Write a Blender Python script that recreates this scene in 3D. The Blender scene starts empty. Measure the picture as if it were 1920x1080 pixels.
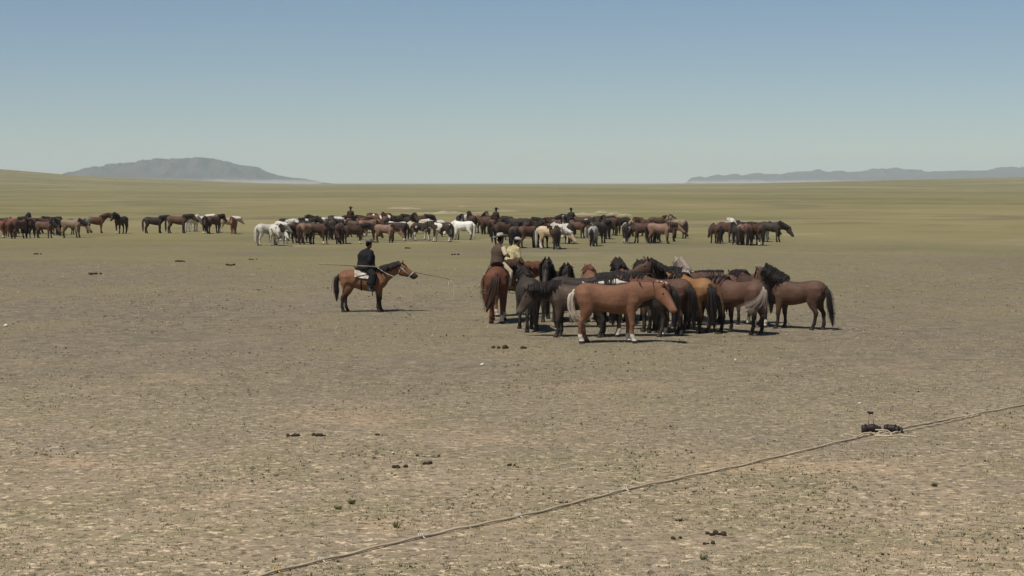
import bpy, math, random
import numpy as np

# ------------------------------------------------------------------ camera, sky, sun, exposure
sc = bpy.context.scene
W_PX, H_PX = 1920.0, 1080.0
F_PX = 3583.0                       # long lens
CAM_H = 3.8
PITCH = math.atan((540.0 - 343.0) / F_PX)
SUN_ELEV = math.radians(59)
SUN_AZ = math.radians(218)          # clockwise from +Y
cam = bpy.data.cameras.new('camera')
camo = bpy.data.objects.new('camera', cam)
sc.collection.objects.link(camo)
camo.location = (0, 0, CAM_H)
camo.rotation_euler = (math.pi / 2 - PITCH, 0, 0)
cam.sensor_width = 36.0
cam.lens = 36.0 * F_PX / W_PX
cam.clip_start = 0.5
cam.clip_end = 60000
sc.camera = camo

world = bpy.data.worlds.new('World')
sc.world = world
world.use_nodes = True
wn = world.node_tree
bgn = wn.nodes['Background']
skyn = wn.nodes.new('ShaderNodeTexSky')
skyn.sky_type = 'NISHITA'
skyn.sun_disc = False
skyn.sun_elevation = SUN_ELEV
skyn.sun_rotation = SUN_AZ
skyn.altitude = 2000
skyn.air_density = 1.0
skyn.dust_density = 0.0
skyn.ozone_density = 3.4
wn.links.new(skyn.outputs[0], bgn.inputs[0])
bgn.inputs[1].default_value = 0.066

sl = bpy.data.lights.new('sun', 'SUN')
sl.energy = 4.3
sl.angle = math.radians(0.55)
sl.color = (1.0, 0.95, 0.87)
so = bpy.data.objects.new('sun', sl)
sc.collection.objects.link(so)
so.location = (-60, -15, 90)
sdir = np.array([math.sin(SUN_AZ) * math.cos(SUN_ELEV), math.cos(SUN_AZ) * math.cos(SUN_ELEV), math.sin(SUN_ELEV)])
from mathutils import Vector, Matrix
so.rotation_euler = Vector(sdir).to_track_quat('Z', 'Y').to_euler()

sc.view_settings.view_transform = 'Standard'
sc.view_settings.look = 'None'
sc.view_settings.exposure = 0.0
sc.view_settings.gamma = 1.0
sc.render.engine = 'CYCLES'
sc.cycles.volume_bounces = 2
sc.cycles.max_bounces = 5
sc.cycles.transparent_max_bounces = 8

rng = np.random.default_rng(7)
random.seed(7)


def ray(px, py):
    """world direction of a pixel of the 1920 x 1080 photograph"""
    r = Vector((px - W_PX / 2, H_PX / 2 - py, -F_PX))
    return camo.rotation_euler.to_matrix() @ r


def at(px, py, z=0.0):
    d = ray(px, py)
    t = (z - CAM_H) / d.z
    return Vector((d.x * t, d.y * t, z))


# ------------------------------------------------------------------ helpers
def link(o, parent=None):
    sc.collection.objects.link(o)
    if parent is not None:
        o.parent = parent
    return o


def tag(o, label, cat, group=None):
    o['label'] = label
    o['category'] = cat
    if group:
        o['group'] = group
    return o


def mesh_from(verts, faces, name, smooth=True):
    me = bpy.data.meshes.new(name)
    me.from_pydata([tuple(v) for v in verts], [], faces)
    me.update()
    if smooth:
        me.shade_smooth()
    return me


class MB:
    """collects tubes, lathes and boxes into one mesh"""

    def __init__(self):
        self.v, self.f = [], []

    def add(self, verts, faces):
        b = len(self.v)
        self.v.extend([np.asarray(p, float) for p in verts])
        self.f.extend([[i + b for i in f] for f in faces])

    def tube(self, rings, n=12, power=2.0, twist=None):
        """rings: (centre, half axis A, half axis B) in order"""
        vs, fs = [], []
        for k, (c, a, b) in enumerate(rings):
            for i in range(n):
                t = 2 * math.pi * i / n + (twist[k] if twist is not None else 0)
                ct, st = math.cos(t), math.sin(t)
                if power != 2.0:
                    ct = math.copysign(abs(ct) ** (2 / power), ct)
                    st = math.copysign(abs(st) ** (2 / power), st)
                vs.append(np.asarray(c) + np.asarray(a) * ct + np.asarray(b) * st)
        m = len(rings)
        for k in range(m - 1):
            for i in range(n):
                j = (i + 1) % n
                fs.append([k * n + i, k * n + j, (k + 1) * n + j, (k + 1) * n + i])
        vs.append(np.asarray(rings[0][0])); vs.append(np.asarray(rings[-1][0]))
        c0, c1 = len(vs) - 2, len(vs) - 1
        for i in range(n):
            j = (i + 1) % n
            fs.append([j, i, c0])
            fs.append([(m - 1) * n + i, (m - 1) * n + j, c1])
        self.add(vs, fs)

    def limb(self, pts, radii, n=10):
        """round tube along points with its own frame"""
        P = [np.asarray(p, float) for p in pts]
        rings = []
        for k, p in enumerate(P):
            d = P[min(k + 1, len(P) - 1)] - P[max(k - 1, 0)]
            d = d / (np.linalg.norm(d) + 1e-9)
            u = np.cross(d, (0, 1, 0)) if abs(d[1]) < 0.9 else np.cross(d, (1, 0, 0))
            u = u / np.linalg.norm(u)
            w = np.cross(d, u)
            r = radii[k] if hasattr(radii, '__len__') else radii
            ra, rb = r if isinstance(r, tuple) else (r, r)
            rings.append((p, u * ra, w * rb))
        self.tube(rings, n)

    def ball(self, c, rx, ry=None, rz=None, n=10):
        ry = ry or rx; rz = rz or rx
        rings = []
        m = max(4, n // 2)
        for k in range(m + 1):
            ph = math.pi * (k + 0.15) / (m + 0.3) - math.pi / 2
            rings.append((np.asarray(c) + np.array([0, 0, rz * math.sin(ph)]),
                          np.array([rx * math.cos(ph), 0, 0]), np.array([0, ry * math.cos(ph), 0])))
        self.tube(rings, n)

    def box(self, c, h):
        c = np.asarray(c); v = []
        for x in (-1, 1):
            for y in (-1, 1):
                for z in (-1, 1):
                    v.append(c + np.array([x * h[0], y * h[1], z * h[2]]))
        self.add(v, [[0, 1, 3, 2], [4, 6, 7, 5], [0, 4, 5, 1], [2, 3, 7, 6], [0, 2, 6, 4], [1, 5, 7, 3]])

    def mesh(self, name, smooth=True):
        return mesh_from(self.v, self.f, name, smooth)

    def build(self, name, mat, parent=None, smooth=True):
        me = self.mesh(name, smooth)
        me.materials.append(mat)
        return link(bpy.data.objects.new(name, me), parent)


def fuse(mb, voxel, smooth, name):
    """the tubes of a body grown into one continuous skin"""
    o = bpy.data.objects.new('fusing', mb.mesh('fusing'))
    sc.collection.objects.link(o)
    m = o.modifiers.new('r', 'REMESH'); m.mode = 'VOXEL'; m.voxel_size = voxel
    s = o.modifiers.new('s', 'SMOOTH'); s.iterations = smooth; s.factor = 0.5
    dg = bpy.context.evaluated_depsgraph_get()
    me = bpy.data.meshes.new_from_object(o.evaluated_get(dg))
    me.name = name
    old = o.data
    bpy.data.objects.remove(o)
    bpy.data.meshes.remove(old)
    me.shade_smooth()
    return me


def verts_of(me):
    a = np.empty(len(me.vertices) * 3)
    me.vertices.foreach_get('co', a)
    return a.reshape(-1, 3)


def set_attr(me, name, vals):
    a = me.attributes.new(name, 'FLOAT', 'POINT')
    a.data.foreach_set('value', np.asarray(vals, np.float32))


# ------------------------------------------------------------------ materials
def new_mat(name, rough=0.8, spec=0.3):
    m = bpy.data.materials.new(name)
    m.use_nodes = True
    b = m.node_tree.nodes['Principled BSDF']
    b.inputs['Roughness'].default_value = rough
    b.inputs['Specular IOR Level'].default_value = spec
    return m, m.node_tree, b


class N:
    """small node helper"""

    def __init__(self, nt):
        self.nt = nt

    def node(self, t, **kw):
        n = self.nt.nodes.new(t)
        for k, v in kw.items():
            setattr(n, k, v)
        return n

    def put(self, sock, v):
        if isinstance(v, bpy.types.NodeSocket):
            self.nt.links.new(v, sock)
        else:
            sock.default_value = v

    def noise(self, vec, scale, detail=4, rough=0.55, dim='3D', w=None):
        n = self.node('ShaderNodeTexNoise', noise_dimensions=dim)
        self.put(n.inputs['Vector'], vec)
        n.inputs['Scale'].default_value = scale
        n.inputs['Detail'].default_value = detail
        n.inputs['Roughness'].default_value = rough
        if w is not None:
            self.put(n.inputs['W'], w)
        return n.outputs['Fac']

    def math(self, op, a, b=0.0, clamp=False):
        n = self.node('ShaderNodeMath', operation=op, use_clamp=clamp)
        self.put(n.inputs[0], a); self.put(n.inputs[1], b)
        return n.outputs[0]

    def step(self, v, a, b, lo=0.0, hi=1.0):
        n = self.node('ShaderNodeMapRange', interpolation_type='SMOOTHSTEP')
        self.put(n.inputs[0], v)
        for i, x in enumerate((a, b, lo, hi)):
            n.inputs[i + 1].default_value = x
        return n.outputs[0]

    def mix(self, fac, a, b, mode='MIX'):
        n = self.node('ShaderNodeMix', data_type='RGBA', blend_type=mode)
        self.put(n.inputs[0], fac)
        for s, v in ((n.inputs[6], a), (n.inputs[7], b)):
            if isinstance(v, bpy.types.NodeSocket):
                self.nt.links.new(v, s)
            else:
                s.default_value = (*v, 1.0)
        return n.outputs[2]

    def attr(self, name):
        return self.node('ShaderNodeAttribute', attribute_name=name).outputs['Fac']


def coat_mat(name, base, base2, legs, leg_at=0.45, sock=None, muzzle=None, blaze=None, pinto=None, pinto_at=0.5,
             topline=None, dapple=0.0, patch_scale=2.2, rump=None):
    """the coat of a horse: point colours on the legs, muzzle and face, patches, hair grain"""
    m, nt, b = new_mat(name, 0.52, 0.22)
    h = N(nt)
    tc = h.node('ShaderNodeTexCoord').outputs['Object']
    rnd = h.node('ShaderNodeObjectInfo').outputs['Random']
    off = h.node('ShaderNodeVectorMath', operation='ADD')
    cmb = h.node('ShaderNodeCombineXYZ')
    h.put(cmb.inputs[0], h.math('MULTIPLY', rnd, 37.0)); h.put(cmb.inputs[1], h.math('MULTIPLY', rnd, 91.0))
    h.put(off.inputs[0], tc); h.put(off.inputs[1], cmb.outputs[0])
    v = off.outputs[0]
    col = h.mix(h.step(h.noise(v, 2.6, 4, 0.6), 0.35, 0.68), base, base2)
    if dapple:
        vo = h.node('ShaderNodeTexVoronoi'); h.put(vo.inputs['Vector'], v); vo.inputs['Scale'].default_value = 11
        col = h.mix(h.math('MULTIPLY', h.step(vo.outputs['Distance'], 0.1, 0.5), dapple), col, tuple(min(1, c * 1.7 + 0.03) for c in base))
    sx = h.node('ShaderNodeSeparateXYZ'); h.put(sx.inputs[0], tc)
    if rump:
        col = h.mix(h.step(h.math('ADD', sx.outputs[0], h.math('MULTIPLY', h.noise(v, 4), 0.25)), -0.05, -0.4), col, rump)
    if pinto:
        col = h.mix(h.step(h.noise(v, patch_scale, 2, 0.4), pinto_at - 0.015, pinto_at + 0.015), col, pinto)
    if topline:
        zz = h.math('ADD', sx.outputs[2], h.math('MULTIPLY', h.noise(v, 5, 3), 0.12))
        col = h.mix(h.step(zz, topline[1], topline[1] + 0.04), col, topline[0])
    leg = h.attr('leg')
    if legs:
        ln = h.math('ADD', leg, h.math('MULTIPLY', h.math('SUBTRACT', h.noise(v, 9), 0.5), 0.25))
        col = h.mix(h.step(ln, leg_at - 0.12, leg_at + 0.15), col, legs)
    if muzzle:
        col = h.mix(h.step(h.attr('face'), 0.62, 0.95), col, muzzle)
    if blaze:
        col = h.mix(h.math('MULTIPLY', h.attr('front'), h.step(h.noise(v, 6), 0.3, 0.4)), col, blaze)
    if sock:
        which = h.attr('legno')
        s = h.math('MULTIPLY', h.step(leg, 0.74, 0.78), h.math('GREATER_THAN', h.noise(h.math('ADD', h.math('MULTIPLY', which, 7.3), h.math('MULTIPLY', rnd, 60.0)), 1.0, 1, 0.5, '3D'), 0.5))
        col = h.mix(s, col, sock)
    col = h.mix(h.step(leg, 0.925, 0.935), col, (0.035, 0.03, 0.026))
    dust = h.math('MULTIPLY', h.step(h.noise(v, 3.3, 6, 0.7), 0.42, 0.75), 0.34)
    col = h.mix(dust, col, h.mix(0.45, col, (0.26, 0.20, 0.14)))
    hv = h.node('ShaderNodeHueSaturation')
    h.put(hv.inputs['Color'], col)
    h.put(hv.inputs['Value'], h.math('ADD', 0.85, h.math('MULTIPLY', rnd, 0.3)))
    grain = h.node('ShaderNodeMapping'); h.put(grain.inputs[0], v); grain.inputs['Scale'].default_value = (14, 60, 40)
    g = h.noise(grain.outputs[0], 1.0, 5, 0.65)
    col = h.mix(1.0, hv.outputs[0], h.mix(g, (0.62, 0.62, 0.62), (1.38, 1.36, 1.32)), 'MULTIPLY')
    h.put(b.inputs['Base Color'], col)
    bu = h.node('ShaderNodeBump'); bu.inputs['Strength'].default_value = 0.5; bu.inputs['Distance'].default_value = 0.05
    h.put(bu.inputs['Height'], h.noise(v, 5.5, 6, 0.62)); h.put(b.inputs['Normal'], bu.outputs[0])
    h.put(b.inputs['Roughness'], h.math('ADD', 0.5, h.math('MULTIPLY', g, 0.3)))
    return m


def hair_mat(name, c, c2):
    m, nt, b = new_mat(name, 0.6, 0.3)
    h = N(nt)
    tc = h.node('ShaderNodeTexCoord').outputs['Object']
    col = h.mix(h.noise(tc, 18, 4, 0.7), c, c2)
    h.put(b.inputs['Base Color'], col)
    b.inputs['Roughness'].default_value = 0.75
    return m


def plain_mat(name, c, c2=None, scale=20, rough=0.85, spec=0.2, bump=0.0, detail=4):
    m, nt, b = new_mat(name, rough, spec)
    h = N(nt)
    tc = h.node('ShaderNodeTexCoord').outputs['Object']
    f = h.noise(tc, scale, detail, 0.6)
    h.put(b.inputs['Base Color'], h.mix(h.step(f, 0.3, 0.7), c, c2 or tuple(x * 0.65 for x in c)))
    if bump:
        bu = h.node('ShaderNodeBump'); bu.inputs['Strength'].default_value = bump; bu.inputs['Distance'].default_value = 0.01
        h.put(bu.inputs['Height'], f); h.put(b.inputs['Normal'], bu.outputs[0])
    return m


BLK = (0.013, 0.011, 0.010)
WHT = (0.62, 0.57, 0.49)
COATS = {
    'chestnut': coat_mat('chestnut_coat', (0.208, 0.099, 0.055), (0.159, 0.072, 0.039), None, sock=WHT),
    'red chestnut': coat_mat('red_chestnut_coat', (0.172, 0.063, 0.034), (0.127, 0.046, 0.026), None, sock=WHT),
    'bay': coat_mat('bay_coat', (0.104, 0.053, 0.034), (0.074, 0.039, 0.026), BLK, 0.42, muzzle=(0.03, 0.022, 0.018)),
    'golden bay': coat_mat('golden_bay_coat', (0.213, 0.098, 0.048), (0.167, 0.072, 0.036), (0.018, 0.012, 0.010), 0.34, muzzle=(0.03, 0.022, 0.018)),
    'dark bay': coat_mat('dark_bay_coat', (0.062, 0.031, 0.019), (0.042, 0.022, 0.014), BLK, 0.42, sock=WHT),
    'brown': coat_mat('brown_coat', (0.102, 0.054, 0.034), (0.072, 0.036, 0.024), BLK, 0.5),
    'black': coat_mat('black_coat', (0.028, 0.022, 0.018), (0.039, 0.029, 0.022), BLK, 0.5, sock=None),
    'smoky black': coat_mat('smoky_black_coat', (0.070, 0.048, 0.034), (0.046, 0.031, 0.023), BLK, 0.45, muzzle=(0.09, 0.075, 0.06)),
    'tan': coat_mat('tan_coat', (0.286, 0.149, 0.055), (0.220, 0.110, 0.044), (0.03, 0.02, 0.014), 0.5),
    'dun': coat_mat('dun_coat', (0.27, 0.20, 0.13), (0.20, 0.145, 0.09), (0.04, 0.03, 0.022), 0.5, muzzle=(0.05, 0.04, 0.03)),
    'cream': coat_mat('cream_coat', (0.52, 0.40, 0.25), (0.45, 0.33, 0.20), WHT, 0.6),
    'grey': coat_mat('grey_coat', (0.22, 0.20, 0.18), (0.30, 0.28, 0.26), (0.06, 0.055, 0.05), 0.5, dapple=0.5),
    'white': coat_mat('white_coat', (0.60, 0.56, 0.48), (0.50, 0.46, 0.39), None, muzzle=(0.2, 0.17, 0.15)),
    'spotted white': coat_mat('spotted_white_coat', (0.64, 0.60, 0.52), (0.55, 0.51, 0.44), (0.25, 0.22, 0.19), 0.55, pinto=(0.05, 0.04, 0.035), pinto_at=0.60, patch_scale=3.2),
    'roan': coat_mat('roan_coat', (0.155, 0.085, 0.055), (0.20, 0.13, 0.09), (0.05, 0.03, 0.022), 0.45, dapple=0.35),
    'pinto': coat_mat('pinto_coat', (0.035, 0.024, 0.018), (0.05, 0.033, 0.023), WHT, 0.62, pinto=WHT, pinto_at=0.56),
    'white-backed pinto': coat_mat('white_backed_coat', (0.028, 0.020, 0.016), (0.04, 0.028, 0.02), None, sock=WHT, topline=(WHT, 1.31)),
    'flea-bitten grey': coat_mat('pale_grey_coat', (0.62, 0.59, 0.53), (0.5, 0.47, 0.43), (0.13, 0.11, 0.1), 0.5, dapple=0.3),
    'grey-rumped chestnut': coat_mat('grey_rumped_coat', (0.15, 0.06, 0.033), (0.11, 0.045, 0.026), (0.06, 0.045, 0.035), 0.5, rump=(0.17, 0.15, 0.11), blaze=WHT),
}
HAIR = {
    'black': hair_mat('black_hair', (0.010, 0.008, 0.008), (0.030, 0.022, 0.018)),
    'brown': hair_mat('brown_hair', (0.030, 0.016, 0.010), (0.07, 0.038, 0.022)),
    'red': hair_mat('red_hair', (0.09, 0.035, 0.018), (0.15, 0.06, 0.03)),
    'pale': hair_mat('pale_hair', (0.62, 0.55, 0.44), (0.42, 0.34, 0.25)),
    'ash': hair_mat('ash_hair', (0.36, 0.29, 0.23), (0.20, 0.15, 0.12)),
    'white': hair_mat('white_hair', (0.72, 0.68, 0.60), (0.58, 0.54, 0.46)),
}
HAIR_OF = {'chestnut': 'red', 'red chestnut': 'red', 'bay': 'black', 'golden bay': 'black', 'dark bay': 'black', 'brown': 'black',
           'black': 'black', 'smoky black': 'black', 'tan': 'black', 'dun': 'black', 'cream': 'white', 'grey': 'black', 'white': 'white',
           'spotted white': 'black', 'roan': 'brown', 'pinto': 'black', 'white-backed pinto': 'black', 'flea-bitten grey': 'white',
           'grey-rumped chestnut': 'brown'}
EYE_M = plain_mat('eye_dark', (0.006, 0.005, 0.005), rough=0.15, spec=0.5)

# ------------------------------------------------------------------ the place: ground
GX, GY = at(960, 1000).x, 0


def fbm2(x, y, seed, octaves=4):
    """cheap smooth value noise for the terrain"""
    out = np.zeros_like(x, dtype=float); amp = 1.0
    for o in range(octaves):
        xs, ys = x * 2 ** o + seed * 17.3, y * 2 ** o + seed * 5.1
        xi, yi = np.floor(xs), np.floor(ys)
        fx, fy = xs - xi, ys - yi
        fx, fy = fx * fx * (3 - 2 * fx), fy * fy * (3 - 2 * fy)

        def hsh(a, b):
            s = np.sin(a * 127.1 + b * 311.7 + (seed + o) * 74.7) * 43758.5453
            return s - np.floor(s)
        v = (hsh(xi, yi) * (1 - fx) + hsh(xi + 1, yi) * fx) * (1 - fy) + (hsh(xi, yi + 1) * (1 - fx) + hsh(xi + 1, yi + 1) * fx) * fy
        out += amp * (v - 0.5); amp *= 0.5
    return out


def ground_h(x, y):
    x = np.asarray(x, float); y = np.asarray(y, float)
    far = np.clip((y - 320) / 900, 0, 1); far = far * far * (3 - 2 * far)
    u = x / np.maximum(y, 50)
    left = np.interp(u, [-0.9, -0.5, -0.268, -0.223, -0.17, -0.11], [34, 30, 23.5, 13, 7, 0])
    right = np.interp(u, [0.07, 0.12, 0.2, 0.268, 0.5, 0.9], [0, 2.5, 8.0, 12.0, 18, 22])
    up = np.clip((y - 900) / 1900, 0, 1); up = up * up * (3 - 2 * up)
    return (left + right) * up + far * 1.6 * fbm2(x / 420, y / 420, 3, 3) * np.clip(1 - (y - 3500) / 4000, 0.2, 1)


def spaced(a0, lo, hi, k, dmin):
    """coordinates growing away from a0, at least dmin apart"""
    s = [a0]; d = dmin; x = a0
    while x < hi:
        x += d; d *= k; s.append(min(x, hi))
    t = []; d = dmin; x = a0
    while x > lo:
        x -= d; d *= k; t.append(max(x, lo))
    return np.array(sorted(set(t + s)))


xs = spaced(0, -9000, 9000, 1.05, 8)
ys = spaced(20, -300, 14500, 1.035, 8)
XX, YY = np.meshgrid(xs, ys)
ZZ = ground_h(XX, YY)
nx, ny = len(xs), len(ys)
gv = np.stack([XX, YY, ZZ], -1).reshape(-1, 3)
gi = np.arange(nx * ny).reshape(ny, nx)
gf = np.stack([gi[:-1, :-1], gi[:-1, 1:], gi[1:, 1:], gi[1:, :-1]], -1).reshape(-1, 4).tolist()

gm, nt, b = new_mat('steppe_soil', 0.95, 0.1)
h = N(nt)
pos = h.node('ShaderNodeNewGeometry').outputs['Position']
sp = h.node('ShaderNodeSeparateXYZ'); h.put(sp.inputs[0], pos)
soil = h.mix(h.step(h.noise(pos, 0.35, 5, 0.6), 0.35, 0.65), (0.245, 0.199, 0.147), (0.198, 0.163, 0.122))
soil = h.mix(h.math('MULTIPLY', h.step(h.noise(pos, 0.22, 5, 0.65), 0.52, 0.66), 0.75), soil, (0.365, 0.258, 0.178))      # pinkish bare soil
off1 = h.node('ShaderNodeVectorMath', operation='ADD'); h.put(off1.inputs[0], pos); off1.inputs[1].default_value = (40, 17, 3)
p2 = off1.outputs[0]
soil = h.mix(h.math('MULTIPLY', h.step(h.noise(p2, 0.30, 5, 0.65), 0.50, 0.64), 0.7), soil, (0.190, 0.158, 0.130))        # greyish gravel
off2 = h.node('ShaderNodeVectorMath', operation='ADD'); h.put(off2.inputs[0], pos); off2.inputs[1].default_value = (-90, 55, 8)
p3 = off2.outputs[0]
soil = h.mix(h.math('MULTIPLY', h.step(h.noise(p3, 0.5, 6, 0.65), 0.47, 0.62), 0.75), soil, (0.172, 0.154, 0.095))        # thin dry grass
soil = h.mix(h.math('MULTIPLY', h.step(h.noise(pos, 5.5, 6, 0.72), 0.50, 0.59), 0.55), soil, (0.315, 0.256, 0.182))
soil = h.mix(h.math('MULTIPLY', h.step(h.noise(p2, 8.5, 6, 0.70), 0.545, 0.605), 0.9), soil, (0.520, 0.425, 0.305))         # bleached straw and crust
soil = h.mix(h.math('MULTIPLY', h.step(h.noise(p3, 7.0, 6, 0.7), 0.53, 0.59), 0.95), soil, (0.088, 0.075, 0.052))        # dark litter
soil = h.mix(h.math('MULTIPLY', h.step(h.noise(p2, 2.0, 5, 0.6), 0.52, 0.66), 0.5), soil, (0.150, 0.138, 0.082))
soil = h.mix(1.0, soil, (1.42, 1.35, 1.22), 'MULTIPLY')
calm = h.step(h.math('ADD', sp.outputs[1], h.math('MULTIPLY', h.noise(pos, 0.05, 4), 20.0)), 24.0, 58.0, 0.0, 0.8)
mid = h.mix(h.step(h.noise(pos, 1.6, 7, 0.78), 0.36, 0.64), (0.210, 0.174, 0.122), (0.106, 0.091, 0.062))
mid = h.mix(h.math('MULTIPLY', h.step(h.noise(p3, 2.6, 6, 0.75), 0.55, 0.64), 0.75), mid, (0.320, 0.268, 0.192))
mid = h.mix(h.math('MULTIPLY', h.step(h.noise(p2, 0.16, 6, 0.65), 0.47, 0.62), 0.55), mid, (0.205, 0.176, 0.098))
mid = h.mix(h.math('MULTIPLY', h.step(h.noise(p3, 0.12, 6, 0.65), 0.52, 0.66), 0.5), mid, (0.175, 0.146, 0.112))
soil = h.mix(calm, soil, mid)
# grass takes over with distance from the trampled ground, in drifts
gd = h.math('ADD', sp.outputs[1], h.math('MULTIPLY', h.math('SUBTRACT', h.noise(pos, 0.02, 5, 0.6), 0.5), 160.0))
cover = h.step(gd, -10.0, 170.0, 0.10, 0.94)
pat = h.noise(pos, 0.9, 6, 0.65)
grass = h.mix(h.step(h.noise(pos, 0.012, 6, 0.65), 0.40, 0.60), (0.225, 0.193, 0.084), (0.170, 0.160, 0.066))
grass = h.mix(h.step(h.noise(p2, 0.004, 6, 0.65), 0.46, 0.60), grass, (0.275, 0.228, 0.112))
grass = h.mix(h.math('MULTIPLY', h.step(h.noise(p3, 0.05, 6, 0.65), 0.5, 0.64), 0.7), grass, (0.150, 0.132, 0.075))
grass = h.mix(h.math('MULTIPLY', h.step(h.noise(p2, 0.09, 6, 0.65), 0.55, 0.66), 0.7), grass, (0.300, 0.255, 0.145))
gfac = h.math('MULTIPLY', h.step(h.math('ADD', pat, h.math('SUBTRACT', cover, 0.5)), 0.25, 0.75), cover)
col = h.mix(gfac, soil, grass)
h.put(b.inputs['Base Color'], col)
bu = h.node('ShaderNodeBump'); bu.inputs['Strength'].default_value = 0.6; bu.inputs['Distance'].default_value = 0.05
h.put(bu.inputs['Height'], h.noise(pos, 6.0, 6, 0.7)); h.put(b.inputs['Normal'], bu.outputs[0])
gme = mesh_from(gv, gf, 'ground'); gme.materials.append(gm)
ground = link(bpy.data.objects.new('ground', gme)); ground['kind'] = 'structure'

# pale sandy banks beyond the herd
sand_m = plain_mat('pale_sand', (0.36, 0.30, 0.20), (0.27, 0.23, 0.145), 0.4, 0.95, 0.1)


def mound(name, px, py, wx, wy, hz, mat, seed):
    c = at(px, py)
    n = 26
    vs, fs = [], []
    rr = np.linspace(0, 1, 9)
    for r in rr:
        for k in range(n):
            a = 2 * math.pi * k / n
            wob = 1 + 0.28 * math.sin(2 * a + seed) + 0.2 * math.sin(5 * a + seed * 3)
            x, y = r * wx * wob * math.cos(a), r * wy * wob * math.sin(a)
            z = hz * (1 - r * r) ** 1.3 * (1 + 0.15 * math.sin(9 * x / wx + seed)) - 0.03 * (r > 0.99)
            vs.append((x, y, z))
    for i in range(len(rr) - 1):
        for k in range(n):
            j = (k + 1) % n
            fs.append([i * n + k, i * n + j, (i + 1) * n + j, (i + 1) * n + k])
    me = mesh_from(vs, fs, name); me.materials.append(mat)
    o = link(bpy.data.objects.new(name, me)); o.location = (c.x, c.y, float(ground_h(c.x, c.y)))
    o['kind'] = 'structure'
    return o


for i, (px, py, wpx, hz) in enumerate([(750, 391, 26, .45), (772, 392, 18, .4), (838, 400, 34, .55), (870, 388, 14, .3), (800, 401, 22, .35), (1095, 403, 28, .5),
                                       (1128, 399, 14, .5), (1152, 402, 16, .5), (1172, 404, 12, .4), (1110, 410, 34, .3), (950, 396, 26, .3), (905, 399, 22, .25)]):
    sc_ = (at(px + 1, py) - at(px, py)).length
    mound('sand_bank', px, py, wpx * sc_, wpx * sc_ * 0.9, hz * 0.55, sand_m, i * 1.7)

# ------------------------------------------------------------------ far hills
rock_m, nt, b = new_mat('bare_rock', 0.95, 0.1)
h = N(nt)
pos = h.node('ShaderNodeNewGeometry').outputs['Position']
c = h.mix(h.step(h.noise(pos, 0.006, 6, 0.65), 0.35, 0.65), (0.095, 0.076, 0.064), (0.060, 0.050, 0.044))
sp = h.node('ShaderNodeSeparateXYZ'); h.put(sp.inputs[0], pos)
c = h.mix(h.step(h.math('ADD', sp.outputs[2], h.math('MULTIPLY', h.noise(pos, 0.004, 4), -24.0)), 14.0, -6.0), c, (0.33, 0.29, 0.23))  # low slopes coloured pale, painted in for the whitish mirage along the foot
h.put(b.inputs['Base Color'], c)


def ridge(name, prof, dist, half_depth, seed, rough, jag):
    """a range from its skyline (photo pixels) at its own distance, with slopes and gullies"""
    P = np.array(prof, float)
    n = 420
    px = np.linspace(P[0, 0], P[-1, 0], n)
    top = np.interp(px, P[:, 0], P[:, 1])
    X = (px - 960) / F_PX * dist
    Hh = (343 - top) / F_PX * dist + CAM_H
    Hh = Hh * (1 + jag * fbm2(X / 75, X * 0 + 3.3, seed + 21, 4))
    rows = np.linspace(-1, 1, 61)
    XX, T = np.meshgrid(X, rows)
    HH = np.broadcast_to(Hh, XX.shape)
    prof_ = np.clip(1 - np.abs(T) ** 1.15, 0, 1)
    dep = half_depth * (0.45 + 0.55 * HH / Hh.max())
    YY = dist + T * dep
    g = 0.6 * (0.5 - 2 * np.abs(fbm2(XX / 110, YY / 300, seed, 4))) + 0.5 * fbm2(XX / 60, YY / 70, seed + 9, 4)
    Z = HH * np.clip(prof_ + rough * g * np.minimum(prof_, 0.7) * np.clip((1 - prof_) * 6, 0.0, 1), 0, 1.0)
    Z = Z * (1 + 0.02 * fbm2(XX / 45, YY / 60, seed + 5, 3)) - 2 * (prof_ <= 0.001)
    vs = np.stack([XX, YY, Z], -1).reshape(-1, 3)
    idx = np.arange(XX.size).reshape(XX.shape)
    fs = np.stack([idx[:-1, :-1], idx[:-1, 1:], idx[1:, 1:], idx[1:, :-1]], -1).reshape(-1, 4).tolist()
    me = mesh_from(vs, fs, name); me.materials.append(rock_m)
    o = link(bpy.data.objects.new(name, me)); o['kind'] = 'structure'
    return o


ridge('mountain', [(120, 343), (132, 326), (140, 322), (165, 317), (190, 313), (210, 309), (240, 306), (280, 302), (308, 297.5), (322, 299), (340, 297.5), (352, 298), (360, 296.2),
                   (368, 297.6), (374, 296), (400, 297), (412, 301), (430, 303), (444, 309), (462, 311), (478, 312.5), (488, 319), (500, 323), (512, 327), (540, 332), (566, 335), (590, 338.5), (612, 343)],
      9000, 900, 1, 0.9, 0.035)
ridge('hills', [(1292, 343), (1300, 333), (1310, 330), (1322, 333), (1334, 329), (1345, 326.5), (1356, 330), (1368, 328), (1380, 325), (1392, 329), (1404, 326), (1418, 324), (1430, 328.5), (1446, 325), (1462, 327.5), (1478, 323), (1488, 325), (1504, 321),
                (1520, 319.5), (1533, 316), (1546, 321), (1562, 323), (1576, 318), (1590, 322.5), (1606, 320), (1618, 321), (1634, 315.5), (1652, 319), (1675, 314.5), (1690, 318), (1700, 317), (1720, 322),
                (1760, 323), (1800, 320.5), (1850, 318), (1888, 315), (1920, 316), (2020, 310), (2140, 314), (2300, 330), (2380, 343)], 11500, 1000, 2, 0.9, 0.16)

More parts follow.
